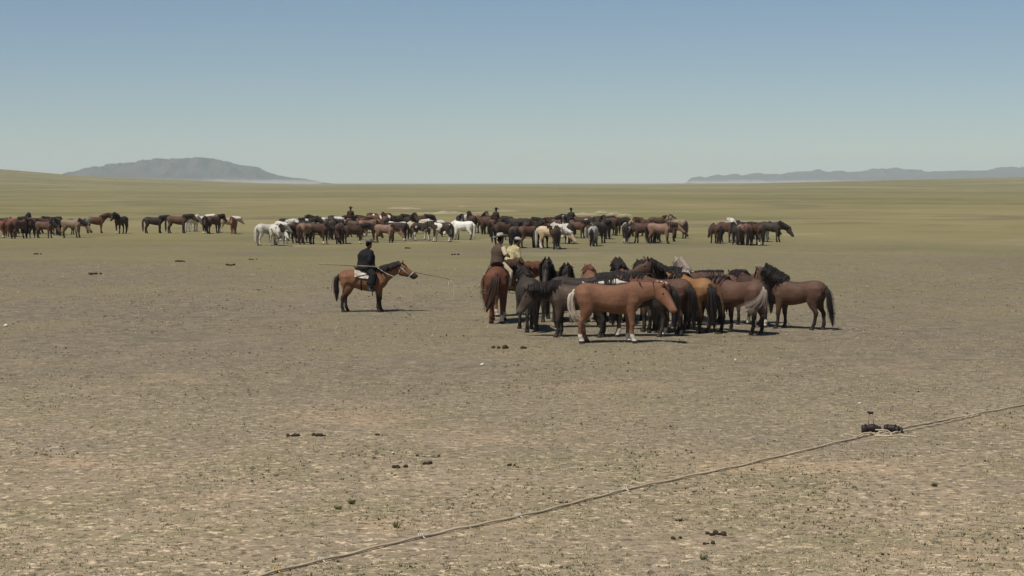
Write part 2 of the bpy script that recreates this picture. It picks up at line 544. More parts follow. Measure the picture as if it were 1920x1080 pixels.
# ------------------------------------------------------------------ the air
hz = bpy.data.materials.new('air'); hz.use_nodes = True
hz.node_tree.nodes.clear()
vo = hz.node_tree.nodes.new('ShaderNodeVolumePrincipled')
vo.inputs['Color'].default_value = (0.82, 0.95, 1.0, 1)
vo.inputs['Density'].default_value = 0.8e-4
vo.inputs['Anisotropy'].default_value = 0.0
om = hz.node_tree.nodes.new('ShaderNodeOutputMaterial')
hz.node_tree.links.new(vo.outputs[0], om.inputs['Volume'])
try:
    hz.cycles.homogeneous_volume = True
except Exception:
    pass
mb = MB(); mb.box((0, 7100, 78.5), (9200, 7500, 82.5))
haze = mb.build('haze', hz, smooth=False); haze['kind'] = 'stuff'

# ------------------------------------------------------------------ horses
TORSO = [(-.80, 1.08, .09, .07), (-.745, 1.07, .18, .15), (-.63, 1.06, .25, .22), (-.46, 1.05, .275, .25), (-.28, 1.015, .285, .255), (-.08, .975, .30, .28),
         (.12, .955, .318, .288), (.30, .965, .335, .265), (.44, .995, .335, .225), (.57, 1.02, .285, .19), (.67, 1.03, .20, .145), (.73, 1.03, .10, .08)]
HIND = [(-.56, .09, 1.25, .10, .085), (-.57, .13, 1.12, .17, .135), (-.55, .155, .92, .185, .115), (-.50, .155, .73, .145, .09), (-.545, .135, .58, .088, .062), (-.60, .13, .50, .066, .048), (-.63, .125, .44, .058, .044),
        (-.62, .125, .34, .044, .037), (-.615, .125, .22, .041, .036), (-.605, .125, .15, .049, .044), (-.58, .125, .095, .04, .038), (-.565, .125, .06, .053, .05), (-.55, .125, 0.0, .068, .062)]
FORE = [(.41, .10, 1.20, .07, .05), (.43, .135, 1.08, .13, .085), (.46, .155, .92, .15, .095), (.43, .155, .77, .115, .08), (.435, .145, .62, .08, .06), (.44, .14, .48, .058, .05), (.445, .14, .42, .058, .05), (.435, .14, .35, .043, .038),
        (.43, .135, .24, .038, .035), (.435, .135, .15, .047, .042), (.455, .135, .095, .039, .037), (.47, .135, .06, .052, .05), (.485, .135, 0.0, .066, .062)]
V = lambda *a: np.array(a, float)


def rz(v, a):
    c_, s_ = math.cos(a), math.sin(a)
    return V(v[0] * c_ - v[1] * s_, v[0] * s_ + v[1] * c_, v[2])


def make_pose(neck=30, head=-45, nyaw=0, hyaw=0, legs=(0, 0, 0, 0), tail='hang', tsway=(0, 0, 0), mane=0.2, mside=-1, bushy=False, voxel=0.021, locks=54, seed=0, fat=1.0, tlen=1.0, rear_rest=False):
    """meshes and frames of a horse in one stance; x forward, y left, z up"""
    R = random.Random(seed)
    if not any(legs):
        legs = tuple(R.uniform(-.10, .10) for _ in range(4))
    mb = MB()
    mb.tube([(V(x, 0, z), V(0, hy * fat, 0), V(0, 0, hz_)) for x, z, hz_, hy in TORSO], 20, 2.15)
    na, ny_ = math.radians(neck), math.radians(nyaw)
    L = 0.66
    base = V(.50, 0, 1.10 + 0.02 * math.sin(na))
    hd_ = [.285, .235, .195, .165, .15]; wd_ = [.155, .12, .095, .08, .08]; ts = [0, .3, .6, .85, 1.0]
    npts, crest = [], []
    p = base.copy(); prev = 0.0
    for t, hd, wd in zip(ts, hd_, wd_):
        a = na + math.radians(10) * (0.5 - t)             # slight arch
        yw = ny_ * (0.3 + 0.7 * t)
        d = rz(V(math.cos(a), 0, math.sin(a)), yw)
        p = p + d * (t - prev) * L; prev = t
        n_ = rz(V(-math.sin(a), 0, math.cos(a)), yw)
        s_ = rz(V(0, 1, 0), yw)
        npts.append((p.copy(), s_ * wd, n_ * hd)); crest.append((p + n_ * hd * 0.96, n_, s_, d))
    mb.tube(npts, 16)
    poll = npts[-1][0]; topn = npts[-1][2] / np.linalg.norm(npts[-1][2])
    ha = math.radians(head); yw = ny_ + math.radians(hyaw)
    e = rz(V(math.cos(ha), 0, math.sin(ha)), yw)
    n_ = rz(V(-math.sin(ha), 0, math.cos(ha)), yw)
    s_ = rz(V(0, 1, 0), yw)
    P = poll + topn * 0.03
    rings = []
    HR = [(-.07, .08, .065), (-.01, .125, .095), (.08, .158, .105), (.17, .162, .102), (.26, .138, .088), (.36, .110, .073), (.45, .095, .068), (.52, .090, .068), (.565, .072, .056), (.585, .035, .03)]
    HS = 1.10
    for s, hd, wd in HR:
        s, hd, wd = s * HS, hd * HS, wd * HS
        rings.append((P + e * s - n_ * (hd - .115 * HS), s_ * wd, n_ * hd))
    mb.tube(rings, 16, 2.3)
    for q in (-1, 1):                                     # ears
        a0 = P + e * 0.0 + n_ * .085 + s_ * q * .055
        ed = n_ * .9 - e * .15 + s_ * q * .25; ed = ed / np.linalg.norm(ed)
        mb.limb([a0 - ed * .03, a0 + ed * .05, a0 + ed * .10, a0 + ed * .155], [.034, .04, .03, .010], 8)
    LEG = []
    for li, (tab, q) in enumerate(((FORE, 1), (FORE, -1), (HIND, 1), (HIND, -1))):
        rings, pts = [], []
        for x, y, z, rx, ry in tab:
            k = max(0.0, 1 - z / 0.95)
            c_ = V(x + legs[li] * k, y * q, z)
            if rear_rest and li == 3 and z < 0.62:        # one hind foot resting on its toe
                c_ = c_ + V(.07 * (1 - z / .62) ** .5, 0, 0.0)
            g_ = (1.20 if voxel < .03 else 1.38) if 0.02 < z < 0.66 else 1.1
            rings.append((c_, V(rx * g_, 0, 0), V(0, ry * g_, 0))); pts.append(c_)
        mb.tube(rings, 12)
        LEG.append(np.array(pts))
    body = fuse(mb, voxel, 4, 'horse')
    co = verts_of(body)

    def seg_d(pts):
        """distance of every vertex to a polyline"""
        best = np.full(len(co), 9.0)
        for i in range(len(pts) - 1):
            a, b_ = pts[i], pts[i + 1]
            t = np.clip(((co - a) @ (b_ - a)) / ((b_ - a) @ (b_ - a)), 0, 1)
            best = np.minimum(best, np.linalg.norm(co - (a + t[:, None] * (b_ - a)), axis=1))
        return best
    dl = np.stack([seg_d(p_) for p_ in LEG])
    dh = seg_d([P, P + e * .55])
    z = co[:, 2]
    isleg = (dl.min(0) < 0.14) & (dl.min(0) < dh) & (z < 0.78)
    leg = np.where(isleg, np.clip(1 - z / 0.85, 0, 1), 0)
    tface = np.clip(((co - P) @ e) / 0.57, 0, 1)
    face = np.where((dh < 0.17) & (dh < dl.min(0)) & (((co - P) @ e) > 0), tface, 0)
    fr = np.where((face > 0.05) & (np.abs((co - P) @ s_) < 0.045) & (((co - P) @ n_) > 0.02), 1.0, 0.0)
    set_attr(body, 'leg', leg); set_attr(body, 'face', face); set_attr(body, 'front', fr); set_attr(body, 'legno', dl.argmin(0).astype(float))
    # mane: overlapping locks from the crest, a ridge under them, and a forelock
    mb = MB()
    mb.tube([(c_ + n2 * 0.0, s2 * (.022 if not bushy else .04), n2 * (.03 if not bushy else .05)) for c_, n2, s2, d2 in crest], 8)
    locks = int(locks * (3.0 if not bushy else 5.5))
    cr = np.array([c_ for c_, _, _, _ in crest])
    for i in range(locks):
        t = R.random() * 1.02
        k = min(int(np.searchsorted(ts, t, 'right') - 1), 3); f = (t - ts[k]) / (ts[k + 1] - ts[k])
        c0 = cr[k] * (1 - f) + cr[k + 1] * f
        _, n2, s2, d2 = crest[k]
        q = mside if (R.random() < 0.8 and not bushy) else R.choice((-1, 1))
        ln = mane * (0.5 + 0.8 * R.random()) * (0.75 + 0.5 * math.sin(math.pi * min(t, 1)))
        up = 0.02 + (0.10 if bushy else 0.02) * R.random()
        w = .009 + .012 * R.random()
        dn = -n2 * 0.85 + V(0, 0, -0.5); dn = dn / np.linalg.norm(dn)
        j = d2 * (R.random() - .6) * (.16 if not bushy else .26) + n2 * ((R.random() - .3) * .10 if bushy else 0.0)
        j1 = d2 * R.uniform(-.05, .05) + s2 * R.uniform(-.015, .03) * q
        p0 = c0 - n2 * .02; p1 = c0 + n2 * up + s2 * q * .04 + j1; p2 = c0 + s2 * q * (.115 + .02 * R.random()) + dn * ln * .45 + j * .5 + j1; p3 = c0 + s2 * q * (.125 + .05 * R.random()) + dn * ln + j + j1 * 1.4 + s2 * q * R.uniform(-.02, .05)
        th = s2 * 0.014
        mb.tube([(p0, d2 * w, th), (p1, d2 * w, n2 * .02), (p2, d2 * w * .9, th), (p3, d2 * .006, th * .4)], 5)
    for i in range(7 if not bushy else 16):
        a = R.uniform(-1, 1)
        p0 = P + n_ * .11 + s_ * a * .03 - e * .02
        fl = (.13 + .1 * R.random()) * (1.0 if not bushy else 1.3)
        mb.tube([(p0, s_ * .024, n_ * .014), (p0 + n_ * (.03 if not bushy else .06) + e * .06, s_ * .024, n_ * .014), (p0 + e * fl + n_ * .02 + s_ * a * .06, s_ * .006, n_ * .006)], 5)
    mane_me = mb.mesh('mane')
    # tail
    mb = MB()
    T = V(-.795, 0, 1.17)
    z0 = 0.10 if tail == 'long' else 0.26
    z0 = 1.17 - (1.17 - z0) * tlen
    path = []
    for k in range(9):
        s = k / 8
        x = -.795 - .10 * math.sin(min(1, s * 3) * math.pi / 2) + .03 * s
        zz = 1.19 - (1.19 - z0) * s
        pw = 4.5 if tail == 'flick' else 1.6
        path.append(V(x + tsway[0] * s ** pw, tsway[1] * s ** pw, zz + tsway[2] * s ** (pw + .6)))
    wid = [.055, .07, .08, .09, .10, .10, .085, .06, .02]
    if tail == 'fan':
        wid = [.04, .045, .06, .09, .14, .17, .18, .16, .05]
    if tail == 'flick':
        wid = [.04, .05, .055, .055, .05, .055, .085, .12, .05]
    ck = [1] * 9 if tail not in ('fan', 'flick') else [1, 1, .9, .8, .65, .5, .35, .2, .05]
    rings = [(p_, V(w * .62 * c_, 0, w * .15), V(0, w * .72 * c_, 0)) for p_, w, c_ in zip(path, wid, ck)]
    mb.tube(rings, 9)
    for i in range((200 if tail in ('fan', 'flick') else 110) if voxel < .03 else 50):
        ox, oy = R.gauss(0, .55), R.gauss(0, .55)
        e0 = R.uniform(.62, 1.0)
        sp_ = {'fan': .30, 'flick': .16}.get(tail, .06)
        fl_ = R.uniform(-sp_, sp_); fm_ = R.uniform(-sp_, sp_) * .8; fz_ = R.uniform(-sp_, sp_) * .6 if sp_ > .1 else 0.0
        rr = []
        for k in range(1, 9):
            s = k / 8 * e0
            kk = min(s * 8, 7.99); i0 = int(kk); f = kk - i0
            c_ = path[i0] * (1 - f) + path[min(i0 + 1, 8)] * f
            w = (wid[i0] * (1 - f) + wid[min(i0 + 1, 8)] * f) if i0 < 7 else .075
            rr.append((c_ + V(ox * w * .8 + fm_ * s * s, oy * w * 1.05 + fl_ * s * s, fz_ * s * s), V(.008, 0, 0) * (1.08 - s), V(0, .011, 0) * (1.06 - s)))
        mb.tube(rr, 4)
    tail_me = mb.mesh('tail')
    eyes = []
    for q in (-1, 1):
        eb = MB(); eb.ball(P + e * .17 + s_ * q * .093 + n_ * .05, .026, .018, .022, 8); eyes.append(eb.mesh('eye'))
        eyes[-1].materials.append(EYE_M)
    return dict(body=body, mane=mane_me, tail=tail_me, eyes=eyes, P=P, e=e, n=n_, s=s_, neck=npts)


DUMMY = plain_mat('horse_blank', (0.1, 0.08, 0.06))


def horse(pose, loc, yaw, coat, hair=None, scale=1.05, label='', group=None, eyes=False, tail_hair=None):
    """one animal: its body mesh with mane and tail (and eyes when near) as parts"""
    for k in ('body', 'mane', 'tail'):
        if not pose[k].materials:
            pose[k].materials.append(DUMMY)
    o = link(bpy.data.objects.new('horse', pose['body']))
    o.location = loc; o.rotation_euler = (0, 0, yaw); o.scale = (scale,) * 3
    tag(o, label, 'horse', group)
    o.material_slots[0].link = 'OBJECT'; o.material_slots[0].material = COATS[coat]
    hr = hair or HAIR_OF[coat]
    for k, hm in (('mane', hr), ('tail', tail_hair or hr)):
        c_ = link(bpy.data.objects.new(k, pose[k]), o)
        c_.material_slots[0].link = 'OBJECT'; c_.material_slots[0].material = HAIR[hm]
    if eyes:
        for em in pose['eyes']:
            link(bpy.data.objects.new('eye', em), o)
    return o


def spot(px, py, heading, anchor=0.0, scale=1.05):
    """ground place of a horse whose local point (anchor, 0) stands at a pixel"""
    g = at(px, py)
    a = math.radians(heading)
    return Vector((g.x - math.cos(a) * anchor * scale, g.y - math.sin(a) * anchor * scale, 0)), a


# --- the mounted horse on the left
G_NEAR = 'horses packed together in the near band'
rp = make_pose(neck=27, head=-38, legs=(.05, -.03, .03, -.1), tail='hang', mane=.12, voxel=.018, seed=1, tlen=.92)
loc, ya = spot(684, 585, 2, 0, 0.95)
RIDE1 = horse(rp, loc, ya, 'golden bay', scale=0.95, label='golden bay horse with black tail standing alone, ridden by the man in the dark robe', eyes=True)

NEAR = [
    # key, px, py, heading, anchor, scale, coat, pose, extra, label
    ('A', 931, 607, 88, -.58, 1.17, 'red chestnut', dict(neck=13, head=-28, nyaw=-46, tail='hang', tsway=(0, .22, 0.02), legs=(0, 0, .06, -.03)), dict(hair='brown', tail_hair='brown'),
     'red chestnut horse seen from behind, ridden by the man in the pale brimmed hat'),
    ('B', 952, 592, 42, -.1, 1.08, 'chestnut', dict(neck=12, head=-40, nyaw=-10, tail='hang'), {}, 'chestnut horse under the cream robed rider, muzzle by two black heads'),
    ('C1', 997, 623, 98, -.58, 1.05, 'black', dict(neck=25, head=-45, tail='long', tsway=(-.02, -.05, 0)), {}, 'black horse seen from behind, tail to the ground, before the chestnut mount'),
    ('C2', 1083, 632, 176, 0, 1.0, 'smoky black', dict(neck=2, head=-66, legs=(.06, -.04, .02, -.05), mane=.26, mside=1), {}, 'smoky black horse facing left with lowered head, behind the white tail'),
    ('D', 1144, 643, 3, 0, 1.08, 'chestnut', dict(neck=9, head=-58, nyaw=-32, hyaw=-14, tail='flick', tsway=(.42, -.06, 0.12), mane=.05, locks=8, mside=1, legs=(-.04, .05, .06, -.08), tlen=.98), dict(hair='red', tail_hair='pale'),
     'big chestnut horse with whitish tail standing broadside in front of the bunch'),
    ('E1', 1032, 601, -97, 0, 1.05, 'black', dict(neck=36, head=-55, bushy=True, mane=.24), {}, 'black horse facing the camera with bushy forelock, beside the chestnut mount'),
    ('E2', 1062, 602, -92, 0, 1.0, 'black', dict(neck=30, head=-52, bushy=True, mane=.22), {}, 'smaller black horse facing the camera, right of the bushy black head'),
    ('F', 1088, 614, 4, 0, 1.02, 'black', dict(neck=14, head=-30, mane=.2), {}, 'black horse facing right behind the big chestnut, back line just showing'),
    ('F2', 1108, 601, 92, 0, 1.02, 'chestnut', dict(neck=18, head=-40), {}, 'chestnut horse facing away, only its ears and crest above the black back'),
    ('G', 1150, 603, -84, 0, 1.0, 'smoky black', dict(neck=16, head=-45), {}, 'smoky black horse facing the camera with low head, left of the brown crests'),
    ('H1', 1172, 599, 98, 0, 1.06, 'brown', dict(neck=24, head=-40, bushy=True), {}, 'brown horse facing away with rough mane, behind the white back'),
    ('H2', 1196, 597, 84, 0, 1.02, 'brown', dict(neck=28, head=-40), {}, 'brown horse facing away, beside the alert bay head'),
    ('I', 1283, 611, 202, 0, 1.08, 'bay', dict(neck=39, head=-30, nyaw=6, mane=.18, mside=1), {}, 'bay horse with head held high and ears pricked, tallest head in the bunch'),
    ('J', 1196, 631, 178, 0, 1.05, 'white-backed pinto', dict(neck=2, head=-50, tail='long'), {}, 'dark horse with a long white stripe on its back, behind the big chestnut'),
    ('J2', 1228, 625, 94, -.58, 1.02, 'black', dict(neck=10, head=-50, tail='long'), {}, 'black horse seen from behind, tail hanging below the big chestnut muzzle'),
    ('K', 1280, 626, 140, -.58, 1.06, 'bay', dict(neck=6, head=-50, tail='long', tsway=(0, -.06, 0)), {}, 'bay horse with thick black tail, between the chestnut muzzle and the tan rump'),
    ('L', 1322, 625, 112, -.58, 1.06, 'tan', dict(neck=10, head=-50, tail='long', tsway=(0, -.10, 0)), {}, 'tan horse seen from behind with a dark tail to one side'),
    ('M', 1386, 625, 130, 0, 1.02, 'bay', dict(neck=8, head=-48, tail='fan', tsway=(.10, .78, .22), tlen=.9, legs=(.03, -.05, .04, -.05)), dict(tail_hair='ash'), 'bay horse swishing a pale spread tail across its legs'),
    ('M2', 1424, 614, 106, -.58, 1.04, 'dark bay', dict(neck=10, head=-48, tail='hang', tsway=(-.04, -.42, .2), tlen=.9), {}, 'dark bay horse swinging a dark tail sideways, behind the pale tail'),
    ('N', 1495, 617, 150, 0, .97, 'bay', dict(neck=40, head=-66, nyaw=8, bushy=True, mane=.24, tail='long', tsway=(-.14, 0, 0), legs=(.1, -.04, .1, -.12)), {}, 'bay horse with bushy black mane standing apart at the right end of the bunch'),
    ('O1', 1292, 600, 96, 0, 1.05, 'grey', dict(neck=30, head=-35, nyaw=8), dict(hair='ash'), 'grey horse facing away with raised neck, behind the tan rump'),
    ('O2', 1302, 604, 184, 0, 1.02, 'dark bay', dict(neck=16, head=-55, bushy=True, mane=.22), {}, 'dark horse facing left with tousled black mane, beneath the grey neck'),
    ('O3', 1384, 607, 183, 0, 1.03, 'brown', dict(neck=10, head=-45), {}, 'brown horse facing left, dark ears showing above the tan rump'),
]
POSES = {}
for i, (key, px, py, hd, an, scl, coat, pose, ex, lab) in enumerate(NEAR):
    POSES[key] = make_pose(seed=20 + i, voxel=.021 if key in 'ADNMKLI' else .024, fat=.94 if key == 'D' else 1.0 + 0.06 * math.sin(i * 2.3), **pose)
    loc, ya = spot(px, py, hd, an, scl)
    horse(POSES[key], loc, ya, coat, scale=scl, label=lab, group=G_NEAR, eyes=True, **ex)

# --- the far herds: a few stances, each animal its own object with its own mane and tail
FP = {}
for k, d in {'up': dict(neck=34, head=-42), 'mid': dict(neck=17, head=-50, legs=(.08, -.06, .05, -.1)), 'level': dict(neck=6, head=-52), 'low': dict(neck=-18, head=-62, legs=(.05, -.05, -.04, .04)),
             'graze': dict(neck=-42, head=-72, legs=(.12, -.08, 0, -.06)), 'bushy': dict(neck=30, head=-52, bushy=True, mane=.26), 'turn': dict(neck=20, head=-40, nyaw=35),
             'blown': dict(neck=30, head=-38, tsway=(-.35, .0, .45), legs=(.08, -.05, .05, -.08))}.items():
    tl = d.pop('tail', 'long')
    FP[k] = make_pose(seed=hash(k) % 1 + len(k) * 7 + ord(k[0]), voxel=.034, locks=30, tail=tl, **d)

ORD = ['first', 'second', 'third', 'fourth', 'fifth', 'sixth', 'seventh', 'eighth', 'ninth', 'tenth', 'eleventh', 'twelfth', 'thirteenth', 'fourteenth', 'fifteenth', 'sixteenth']
HERDS = {
    'the left edge herd': [
        (-7, 446, 180, 'red chestnut', 'level'), (23, 444, 150, 'red chestnut', 'low'), (37, 447, 70, 'bay', 'level'), (61, 446, 84, 'dark bay', 'level'), (84, 446.5, 4, 'bay', 'low'),
        (3, 437, 180, 'black', 'level'), (24, 438, 0, 'brown', 'mid'), (47, 437, 75, 'bay', 'bushy'), (68, 438, 10, 'brown', 'level'), (88, 439, 0, 'brown', 'mid'),
        (106, 441, -80, 'black', 'mid'), (122, 440, 150, 'black', 'mid'), (135, 446, 8, 'dun', 'low'), (179, 437.5, 9, 'grey-rumped chestnut', 'blown'), (227, 438, -104, 'dark bay', 'bushy')],
    'the small left group': [
        (289, 437.5, 14, 'black', 'mid'), (333, 437.5, 10, 'bay', 'mid'), (361, 434, 62, 'white', 'low'), (377, 433, 20, 'white', 'mid'), (385, 438, -82, 'dark bay', 'level'),
        (401, 437.5, 60, 'brown', 'mid'), (427, 436, 35, 'cream', 'level'), (438, 438.5, -88, 'chestnut', 'mid')],
    'the long middle herd': [
        (504, 460, 42, 'white', 'level'), (520, 461, -62, 'spotted white', 'low'), (531, 452, -40, 'white', 'mid'), (545, 456, 75, 'dark bay', 'level'), (541, 446, 10, 'black', 'mid'),
        (556, 448, 150, 'black', 'mid'), (571, 447, -30, 'black', 'bushy'), (563, 455.5, 100, 'brown', 'level'), (577, 458, 65, 'roan', 'low'), (598, 458, 5, 'dark bay', 'low'),
        (584, 441, 10, 'white', 'level'), (600, 440, 160, 'dark bay', 'bushy'), (617, 438, 20, 'white', 'level'), (623, 449, 80, 'smoky black', 'level'), (633, 438, 15, 'black', 'mid'), (640, 437, 170, 'pinto', 'mid'),
        (638, 457, 82, 'brown', 'level'), (664, 457.5, 4, 'dark bay', 'mid'), (672, 438, 5, 'bay', 'level'), (690, 449, 6, 'roan', 'graze'), (690, 437, 178, 'brown', 'mid'), (668, 445, 0, 'smoky black', 'mid'),
        (705, 436, 5, 'red chestnut', 'mid'), (697, 443, 185, 'chestnut', 'level'), (716, 436, 175, 'pinto', 'mid'), (722, 437, 95, 'brown', 'up'), (722, 455, 3, 'roan', 'low'), (743, 435, 4, 'black', 'level'),
        (745, 452, 176, 'white-backed pinto', 'low'), (768, 438, -70, 'black', 'bushy'), (785, 437, 5, 'brown', 'level'), (783, 449, 175, 'cream', 'low'), (793, 451, 30, 'pinto', 'low'),
        (828, 453.5, 178, 'pinto', 'level'), (816, 444, 172, 'white', 'level'), (868, 450, 176, 'flea-bitten grey', 'low'), (863, 433, -85, 'black', 'mid'), (872, 433, 70, 'white', 'mid'), (885, 437, 110, 'dark bay', 'bushy'),
        (901, 437, -70, 'bay', 'up'), (910, 438, 88, 'tan', 'mid'), (916, 440, -60, 'bay', 'level'),
        (944, 450, -50, 'dark bay', 'level'), (945, 459, 15, 'dark bay', 'mid'), (966, 465, 84, 'smoky black', 'level'), (972, 444, 160, 'black', 'mid'), (992, 465, 4, 'bay', 'up'),
        (987, 442, 8, 'black', 'level'), (1000, 447, 6, 'dark bay', 'up'), (1015, 465, -70, 'black', 'level'), (1033, 466, 20, 'cream', 'low'), (1043, 467, 78, 'dark bay', 'level'), (1024, 456, 186, 'dark bay', 'level'),
        (1052, 457, 130, 'white', 'low'), (1030, 444, 0, 'pinto', 'up'), (1044, 445, 120, 'brown', 'mid'), (1058, 446, -88, 'pinto', 'bushy'), (1067, 457, 88, 'dark bay', 'level'),
        (1082, 447, 0, 'bay', 'mid'), (1090, 440, 170, 'brown', 'mid'), (1098, 445, 92, 'cream', 'level'), (1109, 441, 5, 'dark bay', 'mid'), (1113, 461.5, 86, 'grey', 'level'), (1124, 456, 60, 'smoky black', 'mid'),
        (1124, 443, -80, 'black', 'up'), (1136, 448, 95, 'smoky black', 'level'), (1140, 442, 180, 'dark bay', 'level'),
        (1163, 441, 182, 'black', 'level'), (1187, 443, 70, 'dun', 'level'), (1174, 456, 96, 'pinto', 'low')],
    'the brown bunch': [
        (1207, 456, 205, 'brown', 'graze'), (1222, 455, 80, 'bay', 'level'), (1237, 457, 4, 'roan', 'level'), (1214, 443, 178, 'brown', 'mid'), (1233, 440, 4, 'bay', 'mid'), (1252, 453, -20, 'bay', 'low'), (1272, 447, 150, 'dun', 'up')],
    'the right bunch': [
        (1342, 456.5, 112, 'brown', 'low'), (1363, 455, -60, 'bay', 'graze'), (1374, 452, 92, 'white', 'level'), (1382, 459, 94, 'black', 'level'), (1394, 459, 70, 'roan', 'low'), (1397, 448, 175, 'black', 'level'),
        (1405, 460, 88, 'bay', 'level'), (1420, 460, 96, 'dark bay', 'low'), (1428, 449, 5, 'black', 'low'), (1432, 453, 86, 'cream', 'graze'), (1446, 454, 3, 'black', 'low')],
}
FACING = [(0, 'facing right'), (90, 'seen from behind'), (180, 'facing left'), (-90, 'facing the camera')]
HEADS = {'up': 'with raised head', 'mid': 'with head up', 'level': 'with level neck', 'low': 'with lowered head', 'graze': 'grazing', 'bushy': 'with bushy mane', 'turn': 'with turned head', 'blown': 'with tail blown out'}
for herd, rows in HERDS.items():
    count = {}
    for r in rows:
        count[r[3]] = count.get(r[3], 0) + 1
    seen = {}
    for i, (px, py, hd, coat, po) in enumerate(sorted(rows)):
        k = seen.get(coat, 0); seen[coat] = k + 1
        scl = 0.95 + 0.06 * math.sin(i * 1.9 + px)
        if py < 444 and herd == 'the long middle herd':
            scl *= 1.02
        if herd != 'the small left group':
            hd = hd + (34 if (i % 2) else -30) * (1 if abs(math.cos(math.radians(hd))) > .8 else 0.3) * (0.5 + 0.5 * math.sin(px * 1.3) ** 2)
        fc = min(FACING, key=lambda a: abs((hd - a[0] + 180) % 360 - 180))[1]
        if count[coat] == 1:
            lab = f'{coat} horse {fc}, only {coat} in {herd}'
        else:
            lab = f'{coat} horse {fc}, {ORD[k]} {coat} from left in {herd}'
        loc, ya = spot(px, py, hd, 0, scl)
        if i % 6 == 2 and po in ('mid', 'level'):
            po = 'turn'
        if po == 'blown':
            lab = 'chestnut horse with grey rump, tail blown out behind it, facing the last dark horse'
        horse(FP[po], loc, ya, coat, scale=scl, label=lab, group='horses of the far herds')

# ------------------------------------------------------------------ riders
SKIN = plain_mat('weathered_skin', (0.24, 0.125, 0.08), (0.19, 0.095, 0.06), 30, 0.6, 0.3)
DARK_CLOTH = plain_mat('dark_robe_cloth', (0.018, 0.018, 0.020), (0.012, 0.012, 0.013), 25, 0.9, 0.15, 0.5)
GREEN_CLOTH = plain_mat('dark_green_cloth', (0.020, 0.026, 0.020), (0.014, 0.018, 0.014), 25, 0.9, 0.15, 0.5)
BROWN_CLOTH = plain_mat('brown_vest_cloth', (0.105, 0.072, 0.052), (0.075, 0.052, 0.038), 25, 0.9, 0.15, 0.5)
CREAM_CLOTH = plain_mat('cream_cloth', (0.62, 0.52, 0.34), (0.50, 0.41, 0.26), 16, 0.9, 0.1, 0.5)
GOLD_CLOTH = plain_mat('patterned_cream_robe', (0.60, 0.50, 0.28), (0.30, 0.24, 0.12), 9, 0.85, 0.15, 0.4, 2)
PALE_CLOTH = plain_mat('white_cloth', (0.70, 0.62, 0.52), (0.6, 0.5, 0.42), 16, 0.9, 0.1)
HAT_GREY = plain_mat('grey_felt', (0.20, 0.185, 0.165), (0.15, 0.14, 0.125), 20, 0.9, 0.1)
HAT_PALE = plain_mat('pale_felt', (0.42, 0.39, 0.35), (0.34, 0.31, 0.28), 20, 0.9, 0.1)
HAT_BAND = plain_mat('hat_band', (0.03, 0.03, 0.03))
HAT_DARK = plain_mat('dark_felt', (0.03, 0.024, 0.02))
BOOT = plain_mat('boot_leather', (0.055, 0.05, 0.045), (0.04, 0.035, 0.03), 20, 0.5, 0.4)
BOOT_PALE = plain_mat('pinkish_boot_leather', (0.36, 0.22, 0.17), (0.30, 0.18, 0.14), 20, 0.5, 0.4)
MAROON = plain_mat('maroon_cloth', (0.05, 0.026, 0.02), (0.035, 0.02, 0.016), 20)
OLIVE = plain_mat('olive_cloth', (0.035, 0.033, 0.024), (0.025, 0.024, 0.018), 20)
HAIR_M = plain_mat('black_hair_short', (0.008, 0.007, 0.006))
SEAT_Z = 1.36


def lathe_rings(prof, c, ux, uy, uz):
    return [(np.asarray(c) + uz * z_, ux * r, uy * r) for r, z_ in prof]


